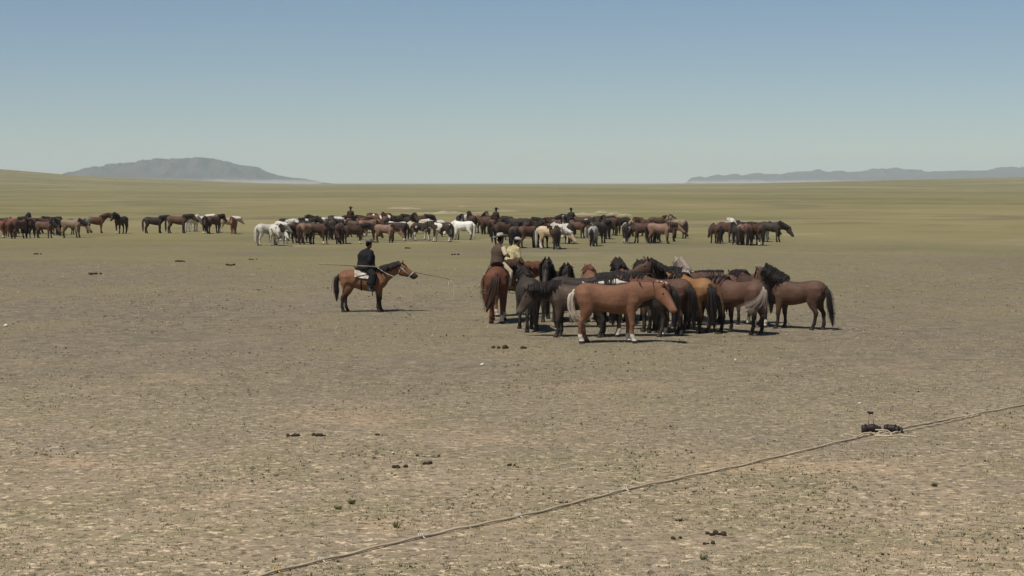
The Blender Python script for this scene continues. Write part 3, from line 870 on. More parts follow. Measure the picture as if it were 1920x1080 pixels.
def make_person(robe, sleeve, legm, boot, hat, lean=0.0, twist=0.0, hands=((.24, .16, .20), (.24, -.16, .20)), hat_tilt=(0, 0), band=True, vest=None, fine=True, cap=None, bulk=1.0):
    """seated rider: one body skin; clothes, hat and boots over it. Local origin on the saddle seat, x forward."""
    vox = .013 if fine else .03
    la = math.radians(lean)
    up = V(math.sin(la), 0, math.cos(la)); fw = V(math.cos(la), 0, -math.sin(la)); sd = V(0, 1, 0)
    c0 = V(0, 0, .06)
    fw, sd = rz(fw, math.radians(twist)), rz(sd, math.radians(twist))
    chest = c0 + up * .34; neck = c0 + up * .53; hb = neck + up * .045 + fw * .03
    body = MB()
    body.tube([(c0 - up * .05, fw * .10, sd * .15), (c0 + up * .06, fw * .12, sd * .165), (c0 + up * .2, fw * .105, sd * .14), (chest, fw * .12, sd * .165), (c0 + up * .46, fw * .10, sd * .17),
               (c0 + up * .52, fw * .06, sd * .08), (hb, fw * .055, sd * .055)], 14)
    hc = hb + up * .125 + fw * .02
    body.tube([(hc - up * .125 + fw * .03, fw * .05, sd * .04), (hc - up * .09 + fw * .015, fw * .085, sd * .06), (hc - up * .02, fw * .10, sd * .075), (hc + up * .06, fw * .10, sd * .078), (hc + up * .105, fw * .07, sd * .055), (hc + up * .12, fw * .03, sd * .02)], 14)
    body.limb([hc + fw * .085 + up * .02, hc + fw * .118 - up * .02, hc + fw * .09 - up * .035], [.012, .018, .012], 6)     # nose
    for q in (-1, 1):
        body.ball(hc + sd * q * .078 - up * .01, .018, .01, .03, 6)                                                        # ears
    legs, shs = [], []
    for q in (-1, 1):
        hip = c0 + V(.0, q * .09, .02); knee = V(.24, q * .31, -.22); ank = V(.13, q * .335, -.62); toe = V(.28, q * .345, -.665)
        legs.append((hip, knee, ank, toe))
        body.limb([hip, hip * .5 + knee * .5, knee, knee * .5 + ank * .5 + V(-.02, 0, 0), ank], [.095, .085, .06, .058, .04], 10)
        body.limb([ank + V(-.05, 0, -.02), ank + V(.05, 0, -.04), toe], [.04, .042, .03], 8)
        sh = c0 + up * .47 + sd * q * .185 * (0.5 + 0.5 * bulk)
        hd_ = V(*hands[0 if q > 0 else 1])
        mid = (sh + hd_) / 2; el = mid + V(-.09, q * .09, -.07)
        shs.append((sh, el, hd_, q))
        fdir = (hd_ - el) / np.linalg.norm(hd_ - el)
        wr = hd_ - fdir * .06
        body.limb([sh, sh * .5 + el * .5, el, el * .5 + wr * .5, wr], [.058, .05, .042, .036, .027], 10)
        body.limb([wr, hd_, hd_ + fdir * .045], [(.026), (.036), (.034)], 8)                                               # palm
    me = fuse(body, vox, 2, 'person')
    # fingers curled round what the hand holds, joined onto the palm
    fing = MB(); fing.v = [p_ for p_ in verts_of(me)]; fing.f = [list(p_.vertices) for p_ in me.polygons]
    for sh, el, hd_, q in shs:
        fdir = (hd_ - el) / np.linalg.norm(hd_ - el)
        for k, ln in enumerate((.06, .07, .066, .052)):
            a0 = hd_ + fdir * .04 + V(0, 0, .026 - .017 * k)
            fing.limb([a0 - fdir * .02, a0 + fdir * ln * .5 + V(0, -q * .01, 0), a0 + fdir * ln * .62 + V(0, -q * .04, -.005), a0 + fdir * ln * .2 + V(0, -q * .055, -.008)], [.0095, .009, .0085, .007], 6)
        a0 = hd_ + V(0, -q * .015, .03)
        fing.limb([a0, a0 + fdir * .03 + V(0, -q * .025, .012), a0 + fdir * .06 + V(0, -q * .03, .004)], [.012, .0105, .008], 6)
    nm = fing.mesh('person'); nm.materials.append(SKIN)
    bpy.data.meshes.remove(me)
    p = link(bpy.data.objects.new('person', nm))

    def part(name, mb_, mat, v=vox * 1.15, s=2):
        m_ = fuse(mb_, v, s, name); m_.materials.append(mat)
        return link(bpy.data.objects.new(name, m_), p)
    # robe: torso, collar and skirt over the thighs
    r = MB(); k = bulk
    r.tube([(c0 - up * .10, fw * .20 * k, sd * .22 * k), (c0 + up * .03, fw * .19 * k, sd * .21 * k), (c0 + up * .16, fw * .175 * k, sd * .20 * k), (chest - fw * .02, fw * .175 * k, sd * .215 * k), (c0 + up * .46 - fw * .02, fw * .14 * k, sd * .215),
            (c0 + up * .525, fw * .085, sd * .11), (c0 + up * .575, fw * .07, sd * .072)], 16)
    if not vest:
        for hip, knee, ank, toe in legs:
            r.limb([hip + V(0, 0, .03), hip * .5 + knee * .5, knee + V(.0, 0, .01), knee * .55 + ank * .45 + V(.0, 0, 0), knee * .3 + ank * .7 + V(.0, 0, 0)], [.14, .14, .135, .15, .155], 10)
    for sh, el, hd_, q in shs:
        wr = hd_ - (hd_ - el) / np.linalg.norm(hd_ - el) * .05
        if not sleeve:
            r.limb([sh - sd * q * .05, sh, sh * .5 + el * .5, el, el * .5 + wr * .5, wr], [.08, .083, .076, .07, .06, .052], 10)
    part('vest' if vest else 'robe', r, vest or robe)
    if sleeve:
        for sh, el, hd_, q in shs:
            wr = hd_ - (hd_ - el) / np.linalg.norm(hd_ - el) * .04
            s_ = MB(); s_.limb([sh + sd * q * .01, sh * .5 + el * .5, el, el * .5 + wr * .5, wr], [.085, .08, .074, .064, .056], 10)
            part('sleeve', s_, sleeve)
        for hip, knee, ank, toe in legs:
            t_ = MB(); t_.limb([hip, hip * .5 + knee * .5, knee, knee * .5 + ank * .5, ank], [.115, .11, .09, .082, .075], 10)
            part('trouser_leg', t_, legm)
    for hip, knee, ank, toe in legs:
        b_ = MB()
        b_.limb([knee * .45 + ank * .55, ank + V(-.005, 0, .05), ank + V(-.005, 0, -.03)], [.085, .065, .055], 10)
        b_.limb([ank + V(-.065, 0, -.03), ank + V(.05, 0, -.045), toe + V(0, 0, .0), toe + V(.045, 0, .012)], [.05, .052, .042, .02], 10)
        part('boot', b_, boot)
    hm = MB()                                             # hair
    hm.tube([(hc - up * .06 - fw * .055, fw * .05, sd * .06), (hc + up * .0 - fw * .02, fw * .09, sd * .082), (hc + up * .06 - fw * .005, fw * .105, sd * .086), (hc + up * .115, fw * .06, sd * .05)], 12)
    hm.build('hair', HAIR_M, p)
    if cap is not None:
        cm = MB()
        cm.tube([(hc + up * .035, fw * .118, sd * .094), (hc + up * .075, fw * .12, sd * .096), (hc + up * .12, fw * .09, sd * .07), (hc + up * .14, fw * .03, sd * .025)], 14)
        cm.limb([hc + fw * .10 + up * .05, hc + fw * .16 + up * .04, hc + fw * .185 + up * .03], [(.012, .06), (.010, .055), (.006, .03)], 10)
        cm.build('cap', cap, p)
    if hat is not None:
        t1, t2 = math.radians(hat_tilt[0]), math.radians(hat_tilt[1])
        hu_ = up + fw * math.sin(t1) + sd * math.sin(t2); hu_ = hu_ / np.linalg.norm(hu_)
        hx = np.cross(sd, hu_); hx /= np.linalg.norm(hx); hy_ = np.cross(hu_, hx)
        q = hc + hu_ * .075
        b_ = MB()
        n = 20                                           # a brim that dips front and back and curls at the sides
        rr = [(.085, 0.012), (.085, .0), (.13, -.004), (.175, .004), (.195, .012), (.196, .018), (.175, .012), (.13, .006), (.10, .012)]
        vs, fs = [], []
        for rad, z_ in rr:
            for i in range(n):
                a = 2 * math.pi * i / n
                curl = .03 * ((rad - .085) / .11) ** 2 * (abs(math.sin(a)) ** 2 - .6 * abs(math.cos(a)) ** 2) if rad > .09 else 0
                vs.append(q + hx * rad * 1.08 * (1.18 if rad > .12 else 1) * math.cos(a) + hy_ * rad * .98 * (1.18 if rad > .12 else 1) * math.sin(a) + hu_ * (z_ + curl))
        for k_ in range(len(rr) - 1):
            for i in range(n):
                j = (i + 1) % n
                fs.append([k_ * n + i, k_ * n + j, (k_ + 1) * n + j, (k_ + 1) * n + i])
        b_.add(vs, fs)
        b_.tube(lathe_rings([(.102, 0.0), (.104, .04), (.098, .085), (.088, .115), (.06, .125), (.03, .112)], q, hx * 1.08, hy_ * .95, hu_), 18)
        ho = b_.build('hat', hat, p)
        if band:
            bb = MB(); bb.tube(lathe_rings([(.106, .008), (.1075, .012), (.107, .034), (.105, .038)], q, hx * 1.08, hy_ * .95, hu_), 18)
            bb.build('hat_band', HAT_BAND, ho)
    return p


def seat_on(p, ho, dx=.04, dz=0.0, yaw=0.0, size=1.0):
    a = ho.rotation_euler.z; s = ho.scale[0]
    p.location = ho.location + Vector((math.cos(a) * dx * s, math.sin(a) * dx * s, (SEAT_Z + dz) * s))
    p.rotation_euler = (0, 0, a + math.radians(yaw)); p.scale = (size,) * 3


RD1 = make_person(DARK_CLOTH, None, DARK_CLOTH, BOOT, HAT_GREY, lean=5, twist=38, hands=((.20, .13, .12), (.22, -.22, .10)), bulk=1.5)
seat_on(RD1, RIDE1, size=.93)
tag(RD1, 'rider in a long dark robe and grey brimmed hat holding a pole across his lap', 'person')

# saddles
SADDLE_M = plain_mat('saddle_leather', (0.06, 0.025, 0.015), (0.04, 0.018, 0.012), 20, 0.45, 0.4)
FELT_W = plain_mat('white_felt_with_marks', (0.66, 0.60, 0.50), (0.30, 0.24, 0.18), 7, 0.95, 0.1, 0, 1)
FELT_D = plain_mat('dark_felt_pad', (0.03, 0.022, 0.018), (0.02, 0.016, 0.014), 12, 0.95, 0.1)
STRAP = plain_mat('dark_strap', (0.03, 0.024, 0.02))
IRON = plain_mat('stirrup_iron', (0.16, 0.15, 0.14), (0.1, 0.095, 0.09), 20, 0.45, 0.6)
CORD = plain_mat('pale_cord', (0.55, 0.50, 0.42), (0.42, 0.37, 0.30), 40)


def saddle(ho, label, felt):
    s_ = link(bpy.data.objects.new('saddle', None))
    s_.location = ho.location; s_.rotation_euler = ho.rotation_euler; s_.scale = ho.scale
    s_.empty_display_size = .2
    tag(s_, label, 'saddle')
    # blanket: a thick curved sheet over the barrel
    vs, fs = [], []
    m, n = 9, 17
    for lay, off in ((0, .012), (1, .035)):
        for i in range(m):
            x = -.30 + .52 * i / (m - 1)
            zc = np.interp(x, [t[0] for t in TORSO], [t[1] for t in TORSO]); hz_ = np.interp(x, [t[0] for t in TORSO], [t[2] for t in TORSO]); hy = np.interp(x, [t[0] for t in TORSO], [t[3] for t in TORSO])
            for k in range(n):
                a = math.radians(-74 + 148 * k / (n - 1))
                vs.append(V(x, (hy + off + .012) * math.sin(a), zc + (hz_ + off) * math.cos(a)))
    for i in range(m - 1):
        for k in range(n - 1):
            a = i * n + k
            fs.append([a, a + n, a + n + 1, a + 1]); b0 = a + m * n
            fs.append([b0, b0 + 1, b0 + n + 1, b0 + n])
    for k in range(n - 1):
        for a in (k, (m - 1) * n + k):
            fs.append([a, a + 1, a + 1 + m * n, a + m * n])
    for i in range(m - 1):
        for a in (i * n, i * n + n - 1):
            fs.append([a, a + n, a + n + m * n, a + m * n])
    b_ = MB(); b_.add(vs, fs); b_.build('blanket', felt, s_)
    t = MB()
    t.tube([(V(-.24, 0, 1.33), V(0, .12, 0), V(0, 0, .03)), (V(-.16, 0, 1.345), V(0, .17, 0), V(0, 0, .045)), (V(.04, 0, 1.335), V(0, .16, 0), V(0, 0, .045)), (V(.20, 0, 1.355), V(0, .16, 0), V(0, 0, .045)), (V(.26, 0, 1.36), V(0, .10, 0), V(0, 0, .03))], 14)
    t.build('seat', SADDLE_M, s_)
    for x, nm, lean in ((.26, 'pommel', .05), (-.26, 'cantle', -.07)):
        c_ = MB(); c_.tube([(V(x, 0, 1.31), V(.025, 0, 0), V(0, .15, 0)), (V(x + lean * .5, 0, 1.39), V(.025, 0, 0), V(0, .135, 0)), (V(x + lean, 0, 1.42), V(.022, 0, 0), V(0, .085, 0)), (V(x + lean * 1.1, 0, 1.435), V(.012, 0, 0), V(0, .04, 0))], 14)
        c_.build(nm, SADDLE_M, s_)
    for x in (.24, -.10):
        g_ = MB(); rr = []
        zc = np.interp(x, [q[0] for q in TORSO], [q[1] for q in TORSO]); hz_ = np.interp(x, [q[0] for q in TORSO], [q[2] for q in TORSO]); hy = np.interp(x, [q[0] for q in TORSO], [q[3] for q in TORSO])
        for k in range(33):
            a = 2 * math.pi * k / 32
            c_ = V(x, (hy + .014) * math.sin(a), zc + (hz_ + .014) * math.cos(a))
            rr.append((c_, V(.022, 0, 0), V(0, math.sin(a), math.cos(a)) * .008))
        g_.tube(rr, 6); g_.build('girth', STRAP, s_)
    e_ = MB(); e_.limb([(.24, -.10, .66), (.245, -.11, .58), (.25, -.10, .50)], [(.012, .006), (.014, .006), (.010, .005)], 6); e_.build('strap_end', STRAP, s_)
    for q in (-1, 1):
        l_ = MB(); l_.limb([(.05, q * .19, 1.33), (.14, q * .335, 1.0), (.17, q * .345, .74)], [(.016, .007)] * 3, 6); l_.build('stirrup_strap', STRAP, s_)
        r_ = MB(); r_.limb([(.17, q * .345, .76), (.17, q * .345 + .07, .72), (.17, q * .345 + .075, .672), (.17, q * .345, .662), (.17, q * .345 - .075, .672), (.17, q * .345 - .07, .72), (.17, q * .345, .76)], .009, 6)
        r_.build('stirrup', IRON, s_)
    return s_


saddle(RIDE1, 'saddle with white felt blanket on the lone golden bay horse', FELT_W)


def bridle(ho, po, label, rein_to):
    b_ = link(bpy.data.objects.new('bridle', None))
    b_.location = ho.location; b_.rotation_euler = ho.rotation_euler; b_.scale = ho.scale
    tag(b_, label, 'bridle')
    P, e, n_, s_ = po['P'], po['e'], po['n'], po['s']

    def loop(name, s0, s1, hd, wd, mat, r):
        m_ = MB(); rr = []
        for k in range(25):
            a = 2 * math.pi * k / 24
            rr.append(P + e * (s0 + (s1 - s0) * (0.5 - 0.5 * math.cos(a))) - n_ * (hd - .115) + s_ * (wd + .012) * math.sin(a) + n_ * (hd + .012) * math.cos(a))
        m_.limb(rr, r, 6); return m_.build(name, mat, b_)
    loop('noseband', .46, .42, .110, .078, CORD, .015)
    loop('headstall', .02, .12, .170, .112, CORD, .010)
    for q in (-1, 1):
        c_ = MB(); c_.limb([P + e * .08 + s_ * q * .128 + n_ * .0, P + e * .26 + s_ * q * .112 - n_ * .03, P + e * .45 + s_ * q * .092 - n_ * .02], .009, 6); c_.build('cheek_strap', CORD, b_)
    lo = P + e * .47 - n_ * .07
    for q in (-1, 1):
        c_ = MB(); pts = []
        a0 = lo + s_ * q * .07; a1 = V(*rein_to) + V(0, q * .03, 0)
        for k in range(9):
            t = k / 8
            pts.append(a0 * (1 - t) + a1 * t + V(0, q * .12 * math.sin(math.pi * t), -.14 * math.sin(math.pi * t)))
        c_.limb(pts, .010, 6); c_.build('rein', CORD, b_)
    return b_


bridle(RIDE1, rp, 'pale rope bridle on the lone golden bay horse', (.30, -.1, 1.46))

# the long catching pole, its hanging loop a part of it
WOOD = plain_mat('bleached_willow', (0.30, 0.24, 0.16), (0.20, 0.155, 0.10), 12, 0.7, 0.2)
pole = link(bpy.data.objects.new('lasso_pole', None))
pole.location = RIDE1.location; pole.rotation_euler = RIDE1.rotation_euler
tag(pole, 'long thin willow catching pole with a hanging loop, held by the dark robed rider', 'pole')
zz = lambda py: (584.5 - py) / 64.0
pts = [(-1.30, -.62, zz(492)), (-.6, -.50, zz(494.2)), (0.0, -.36, zz(497)), (.22, -.27, zz(498)), (.62, .10, zz(501.5)), (1.2, .42, zz(507.5)), (1.75, .62, zz(515)), (2.2, .75, zz(521)), (2.52, .85, zz(526))]
m_ = MB(); m_.limb(pts, [.016, .018, .02, .02, .019, .017, .014, .011, .007], 8); m_.build('shaft', WOOD, pole)
m_ = MB(); lp = [(2.50, .85, zz(525.5)), (2.60, .86, zz(533)), (2.64, .86, zz(545)), (2.62, .86, zz(557)), (2.56, .86, zz(561)), (2.50, .86, zz(555)), (2.49, .86, zz(542)), (2.46, .85, zz(525))]
m_.limb(lp, .008, 6); m_.build('cord_loop', CORD, pole)

# the two riders at the left of the near bunch
HB = [o for o in sc.objects if o.get('label', '').startswith('red chestnut horse seen from behind, ridden')][0]
RD2 = make_person(BROWN_CLOTH, CREAM_CLOTH, CREAM_CLOTH, BOOT_PALE, HAT_PALE, lean=6, vest=BROWN_CLOTH, hands=((.26, .10, .26), (.24, -.24, .26)), hat_tilt=(-6, 10), bulk=1.08)
seat_on(RD2, HB, -.04, -.02, -48, .92)
tag(RD2, 'rider in a brown vest, cream sleeves and pale brimmed hat, seen from behind', 'person')
saddle(HB, 'dark saddle on the red chestnut horse seen from behind', FELT_D)
HB2 = [o for o in sc.objects if o.get('label', '').startswith('chestnut horse under the cream robed')][0]
RD3 = make_person(GOLD_CLOTH, None, GOLD_CLOTH, BOOT_PALE, None, cap=HAT_PALE, lean=18, hands=((.34, .12, .14), (.36, -.14, .12)), bulk=1.08)
seat_on(RD3, HB2, -.02, -.02, -12, .95)
tag(RD3, 'rider in a patterned cream robe and pale cap leaning forward beside the brimmed hat', 'person')
saddle(HB2, 'dark saddle under the cream robed rider', FELT_D)

# three riders inside the far herd
for px, py, hd, mat, coat, lab, hl in ((657, 440, 80, MAROON, 'brown', 'far rider in maroon rising above the dark horses behind the roan ones', 'brown horse carrying the far rider in maroon'),
                                       (929, 444, 60, MAROON, 'bay', 'far rider in brown above the gap right of the pinto horses', 'bay horse carrying the far rider in brown'),
                                       (1071, 445, 95, OLIVE, 'brown', 'far rider in olive above the right half of the long herd', 'brown horse carrying the far rider in olive')):
    loc, ya = spot(px, py, hd, 0, .95)
    ho = horse(FP['mid'], loc, ya, coat, scale=.95, label=hl, group='horses of the far herds')
    p_ = make_person(mat, None, mat, BOOT, HAT_DARK, lean=2, fine=False, bulk=1.1, band=False)
    seat_on(p_, ho, dz=-.06, size=.88); tag(p_, lab, 'person')
    saddle(ho, 'dark saddle under the ' + lab.split(' above')[0].split(' rising')[0], FELT_D)

# ------------------------------------------------------------------ yurt on the rise far right
g = ray(1887, 333.5); yy = 3600.0; gx = g.x / g.y * yy
gz = float(ground_h(gx, yy))
FELT = plain_mat('yurt_felt', (0.72, 0.70, 0.66), (0.66, 0.64, 0.60), 1.0)
yurt = link(bpy.data.objects.new('yurt', None)); yurt.location = (gx, yy, gz)
tag(yurt, 'tiny white round yurt on the far rise at the right edge', 'yurt')
m_ = MB(); m_.tube([(V(0, 0, -.2), V(2.8, 0, 0), V(0, 2.8, 0)), (V(0, 0, 1.6), V(2.9, 0, 0), V(0, 2.9, 0))], 24); m_.build('wall', FELT, yurt, False)
m_ = MB(); m_.tube([(V(0, 0, 1.602), V(3.0, 0, 0), V(0, 3.0, 0)), (V(0, 0, 2.2), V(1.9, 0, 0), V(0, 1.9, 0)), (V(0, 0, 2.8), V(.6, 0, 0), V(0, .6, 0)), (V(0, 0, 2.9), V(.5, 0, 0), V(0, .5, 0))], 24); m_.build('roof', FELT, yurt)
m_ = MB(); m_.box((0, -2.9, .8), (.45, .06, .75)); m_.build('door', plain_mat('door_paint', (0.25, 0.06, 0.03)), yurt, False)

# ------------------------------------------------------------------ rope across the foreground
ROPE_M, nt, b = new_mat('hemp_rope', 0.9, 0.1)
h = N(nt)
pos = h.node('ShaderNodeTexCoord').outputs['Object']
c = h.mix(h.step(h.noise(pos, 1.3, 4), 0.35, 0.65), (0.52, 0.43, 0.30), (0.38, 0.31, 0.21))
c = h.mix(h.math('MULTIPLY', h.step(h.noise(pos, 60, 3), 0.45, 0.6), 0.5), c, (0.56, 0.47, 0.35))
h.put(b.inputs['Base Color'], c)


def rope(mb_, pts, r, pitch=.11, step=.016):
    """a laid rope of three strands along points"""
    P = np.array(pts, float)
    d = np.r_[0, np.cumsum(np.linalg.norm(np.diff(P, axis=0), axis=1))]
    m = max(4, int(d[-1] / step))
    t = np.linspace(0, d[-1], m)
    C = np.stack([np.interp(t, d, P[:, k]) for k in range(3)], -1)
    tang = np.gradient(C, axis=0); tang /= np.linalg.norm(tang, axis=1)[:, None]
    u = np.cross(tang, (0, 0, 1.0)); u /= np.linalg.norm(u, axis=1)[:, None] + 1e-9
    w = np.cross(u, tang)
    n = 12
    a = 2 * math.pi * np.arange(n) / n
    ph = 2 * math.pi * t / pitch
    rad = r * (0.82 + 0.18 * np.abs(np.cos(1.5 * (a[None, :] + ph[:, None]))))
    X = C[:, None, :] + u[:, None, :] * (rad * np.cos(a))[..., None] + w[:, None, :] * (rad * np.sin(a))[..., None]
    idx = np.arange(m * n).reshape(m, n)
    f = np.stack([idx[:-1], np.roll(idx, -1, 1)[:-1], np.roll(idx, -1, 1)[1:], idx[1:]], -1).reshape(-1, 4).tolist()
    mb_.add(X.reshape(-1, 3), f)


def pix_path(pp, z=.022, wob=.012, seed=1, n=40):
    r_ = random.Random(seed); P = np.array(pp, float); out = []
    A = [np.array(at(px, py, z)) for px, py in pp]
    for i in range(len(A) - 1):
        for k in range(n):
            t = k / n
            q = A[i] * (1 - t) + A[i + 1] * t
            out.append(q + V(0, 0, wob * .4 * math.sin(6.3 * (i + t) * 3.1 + seed)) + V(0, wob * math.sin(6.3 * (i + t) * 1.7 + seed * 2), 0))
    out.append(A[-1]); return out


m_ = MB()
rope(m_, pix_path([(250, 1142), (520, 1070), (790, 1005.5), (1000, 962), (1172, 917.5), (1390, 872), (1600, 822), (1640, 812)]), .0145)
rope_o = m_.build('tether_rope', ROPE_M)
tag(rope_o, 'long thick hemp rope lying across the bare ground from bottom left to the dark hobbles', 'rope')
m_ = MB()
rope(m_, pix_path([(1640, 813), (1690, 802), (1760, 789.5), (1920, 758.5), (2250, 694)], seed=3), .0145)
rope(m_, pix_path([(1640, 815), (1690, 809), (1750, 797), (1800, 785.5), (1835, 777.5)], seed=5), .012)
o = m_.build('tether_rope', ROPE_M); tag(o, 'doubled end of hemp rope running from the dark hobbles to the right edge', 'rope')
KNOT = plain_mat('pale_knot_cord', (0.62, 0.58, 0.52), (0.5, 0.46, 0.4), 60)
KNOT_Y = plain_mat('yellow_knot_cord', (0.55, 0.34, 0.06), (0.45, 0.28, 0.05), 60)
for px, py, mt, lab in ((603, 1049, KNOT, 'small white cord knot on the rope near the bottom edge'), (519, 1068.5, KNOT_Y, 'yellow cord knot on the rope at the bottom edge'), (790, 1004.5, KNOT, 'small pale knot on the rope below the dung lumps'),
                        (972, 966, KNOT, 'small pale knot on the rope, second from the middle'), (1172, 916.5, KNOT, 'brightest white knot midway along the rope')):
    m_ = MB(); c_ = np.array(at(px, py, .022))
    for k in range(3):
        rr = [c_ + V((k - 1) * .022 + .006 * math.sin(2 * a), math.cos(a) * .022, math.sin(a) * .022) for a in np.linspace(0, 6.0, 14)]
        m_.limb(rr, .008, 6)
    m_.limb([c_, c_ + V(.03, -.05, -.008), c_ + V(.05, -.09, -.016)], [.009, .008, .004], 6)
    o = m_.build('cord_knot', mt); tag(o, lab, 'knot', 'cord knots on the rope')

# two dark hobbles on the rope, a pale cord loop between them, and a thin peg
HOB = plain_mat('dark_hide', (0.030, 0.022, 0.019), (0.018, 0.014, 0.013), 25, 0.6, 0.3, 0.5)


def hobble(px, py, s, lab, rot, seed):
    R = random.Random(seed)
    c_ = at(px, py, 0)
    o_ = link(bpy.data.objects.new('hobble', None)); o_.location = c_; o_.rotation_euler = (0, 0, rot)
    tag(o_, lab, 'hobble', 'hide hobbles tied on the rope')
    m_ = MB()
    L = .12 * s
    rr = []
    for k in range(9):
        t = k / 8 * 2 - 1
        rr.append((V(t * L, 0, .062 * s + .012 * math.sin(3 * t + seed)), V(0, .05 * s * (1 + .25 * abs(t)), 0), V(.0, 0, .055 * s * (1 + .2 * abs(t) + .12 * math.sin(5 * t)))))
    m_.tube(rr, 10); m_.build('roll', HOB, o_)
    for t in (-.55, .5):
        w_ = MB(); w_.limb([V(t * L, math.cos(a) * .062 * s, .064 * s + math.sin(a) * .066 * s) for a in np.linspace(0, 6.28, 16)], .010 * s, 6); w_.build('binding', STRAP, o_)
    e_ = MB(); e_.limb([V(L, 0, .07 * s), V(L * 1.25, .0, .08 * s), V(L * 1.45, -.02, .03 * s), V(L * 1.6, -.03, .014)], [.028 * s, .024 * s, .02 * s, .012], 8); e_.build('toggle', HOB, o_)
    return o_


hobble(1631, 811, 1.0, 'dark rolled hide hobble on the rope, under the thin peg', .05, 1)
hobble(1672, 811, .95, 'dark hide hobble with a raised end, where the doubled rope starts', -.45, 2)
m_ = MB(); c0 = at(1645, 806, 0)
lp = [at(1642, 806, .08), at(1655, 806, .10), at(1664, 807, .09), at(1670, 812, .05), at(1672, 817, .015), at(1660, 818, .012), at(1640, 817, .012)]
rope(m_, [tuple(p_) for p_ in lp], .011, .06, .01)
rope(m_, [tuple(at(a, b_, z)) for a, b_, z in ((1608, 818, .02), (1620, 812, .05), (1634, 811, .05), (1642, 815, .02), (1668, 817, .012), (1690, 816, .012), (1720, 819, .012))], .011, .06, .01)
o = m_.build('cord', ROPE_M); tag(o, 'loose pale cord looped between the two dark hobbles', 'cord')
pg = link(bpy.data.objects.new('peg', None)); pc = at(1632, 800, 0); pg.location = pc
tag(pg, 'thin wooden peg with a dark top standing behind the first hobble', 'peg')
m_ = MB(); m_.limb([V(-.03, 0, -.05), V(-.03, .0, .10), V(-.025, 0, .205)], [.008, .008, .007], 6); m_.limb([V(.05, 0, -.05), V(.047, 0, .1), V(.02, 0, .21)], [.006, .006, .006], 6); m_.build('stick', WOOD, pg)
m_ = MB(); m_.limb([V(-.05, 0, .235), V(-.01, 0, .215), V(.045, 0, .215)], [.012, .024, .012], 8); m_.build('top', HOB, pg)

# ------------------------------------------------------------------ small things lying about
DUNG = plain_mat('dry_dung', (0.060, 0.045, 0.028), (0.040, 0.030, 0.020), 30, 0.95, 0.1, 0.8)


def dung(px, py, w, n, lab, seed, hgt=.07):
    R = random.Random(seed); c_ = at(px, py, 0); m_ = MB()
    for k in range(n):
        r = w * R.uniform(.22, .42) * (1 if w < .2 else .75)
        m_.ball(V(R.uniform(-1, 1) * w, R.uniform(-1, 1) * w * .7, r * .45 * R.uniform(.7, 1.2)), r, r * R.uniform(.7, 1.1), min(r * .7, hgt if w < .2 else .045), 7)
    me = fuse(m_, max(.012, w * .09), 1, 'dung'); me.materials.append(DUNG)
    o_ = link(bpy.data.objects.new('dung', me)); o_.location = c_
    tag(o_, lab, 'dung', 'dry dung on the steppe')


for i, (px, py, w, n, lab) in enumerate([
    (749, 877, .09, 6, 'flat dung pile left of the two stacked lumps, above the rope'), (794, 870, .10, 7, 'larger lump of the two stacked dung lumps above the rope'), (789, 856, .06, 4, 'small dung clump just above the two stacked lumps'),
    (546, 818, .11, 7, 'long thin dung pile, left one of the pair at mid height'), (597, 817, .10, 6, 'dung pile with a dark end, right one of the pair at mid height'), (709, 816, .07, 4, 'faint dung clump right of the pair'),
    (955, 873, .07, 4, 'small dung clump between the stacked lumps and the rope'), (170, 515, .42, 6, 'wide dark dung patch below the left herd'), (342, 491, .36, 5, 'flat dark dung patch left of the rider, nearer the herd'),
    (424, 498, .36, 5, 'broken dark dung line left of the rider'), (474, 487, .22, 4, 'small dark dung patch nearest to the pole tip'), (67, 477, .30, 5, 'dark dung patch under the herd at the left edge'),
    (768, 466, .32, 5, 'dark dung patch right of the grey hat'), (857, 478, .3, 4, 'dark dung patch above the pole loop'), (940, 653, .22, 7, 'scattered dung left of the big chestnut, under the riders'), (985, 654, .16, 5, 'small dung row in front of the smoky black horse'),
    (1340, 1003, .10, 7, 'largest brown dung pile below the rope, bottom right'), (1290, 1001, .05, 3, 'single dung ball left of the largest pile'), (1265, 1011, .07, 4, 'flat dung clump left of the single ball'), (1330, 1020, .07, 5, 'dung clump just below the largest pile'),
    (1382, 955, .025, 2, 'tiny dark dung ball above the largest pile'), (1850, 865, .06, 4, 'grey dung clump near the right edge below the rope'), (1705, 812, .05, 3, 'brown lump beside the loose cord end'), (1665, 1040, .06, 3, 'dung clump near the bottom right corner')]):
    dung(px, py, w, n, lab, i + 50)
PALE = plain_mat('pale_stone', (0.68, 0.65, 0.60), (0.55, 0.52, 0.47), 20)
for i, (px, py, w, lab) in enumerate([(904, 685, .045, 'small white stone in front of the riders'), (11, 612, .06, 'white stone at the left edge'), (1379, 676, .035, 'small pale stone below the bay with the spread tail'),
                                      (737, 850, .025, 'tiny white pebble left of the stacked dung lumps'), (1612, 757, .03, 'pale pebble above the peg')]):
    m_ = MB(); m_.ball((0, 0, w * .35), w, w * .8, w * .6, 9)
    m_.v = [p_ * (1 + .25 * math.sin(9 * p_[0] / w + i) * math.cos(7 * p_[1] / w)) for p_ in m_.v]
    o_ = m_.build('stone', PALE); o_.location = at(px, py, 0); tag(o_, lab, 'stone', 'pale stones')

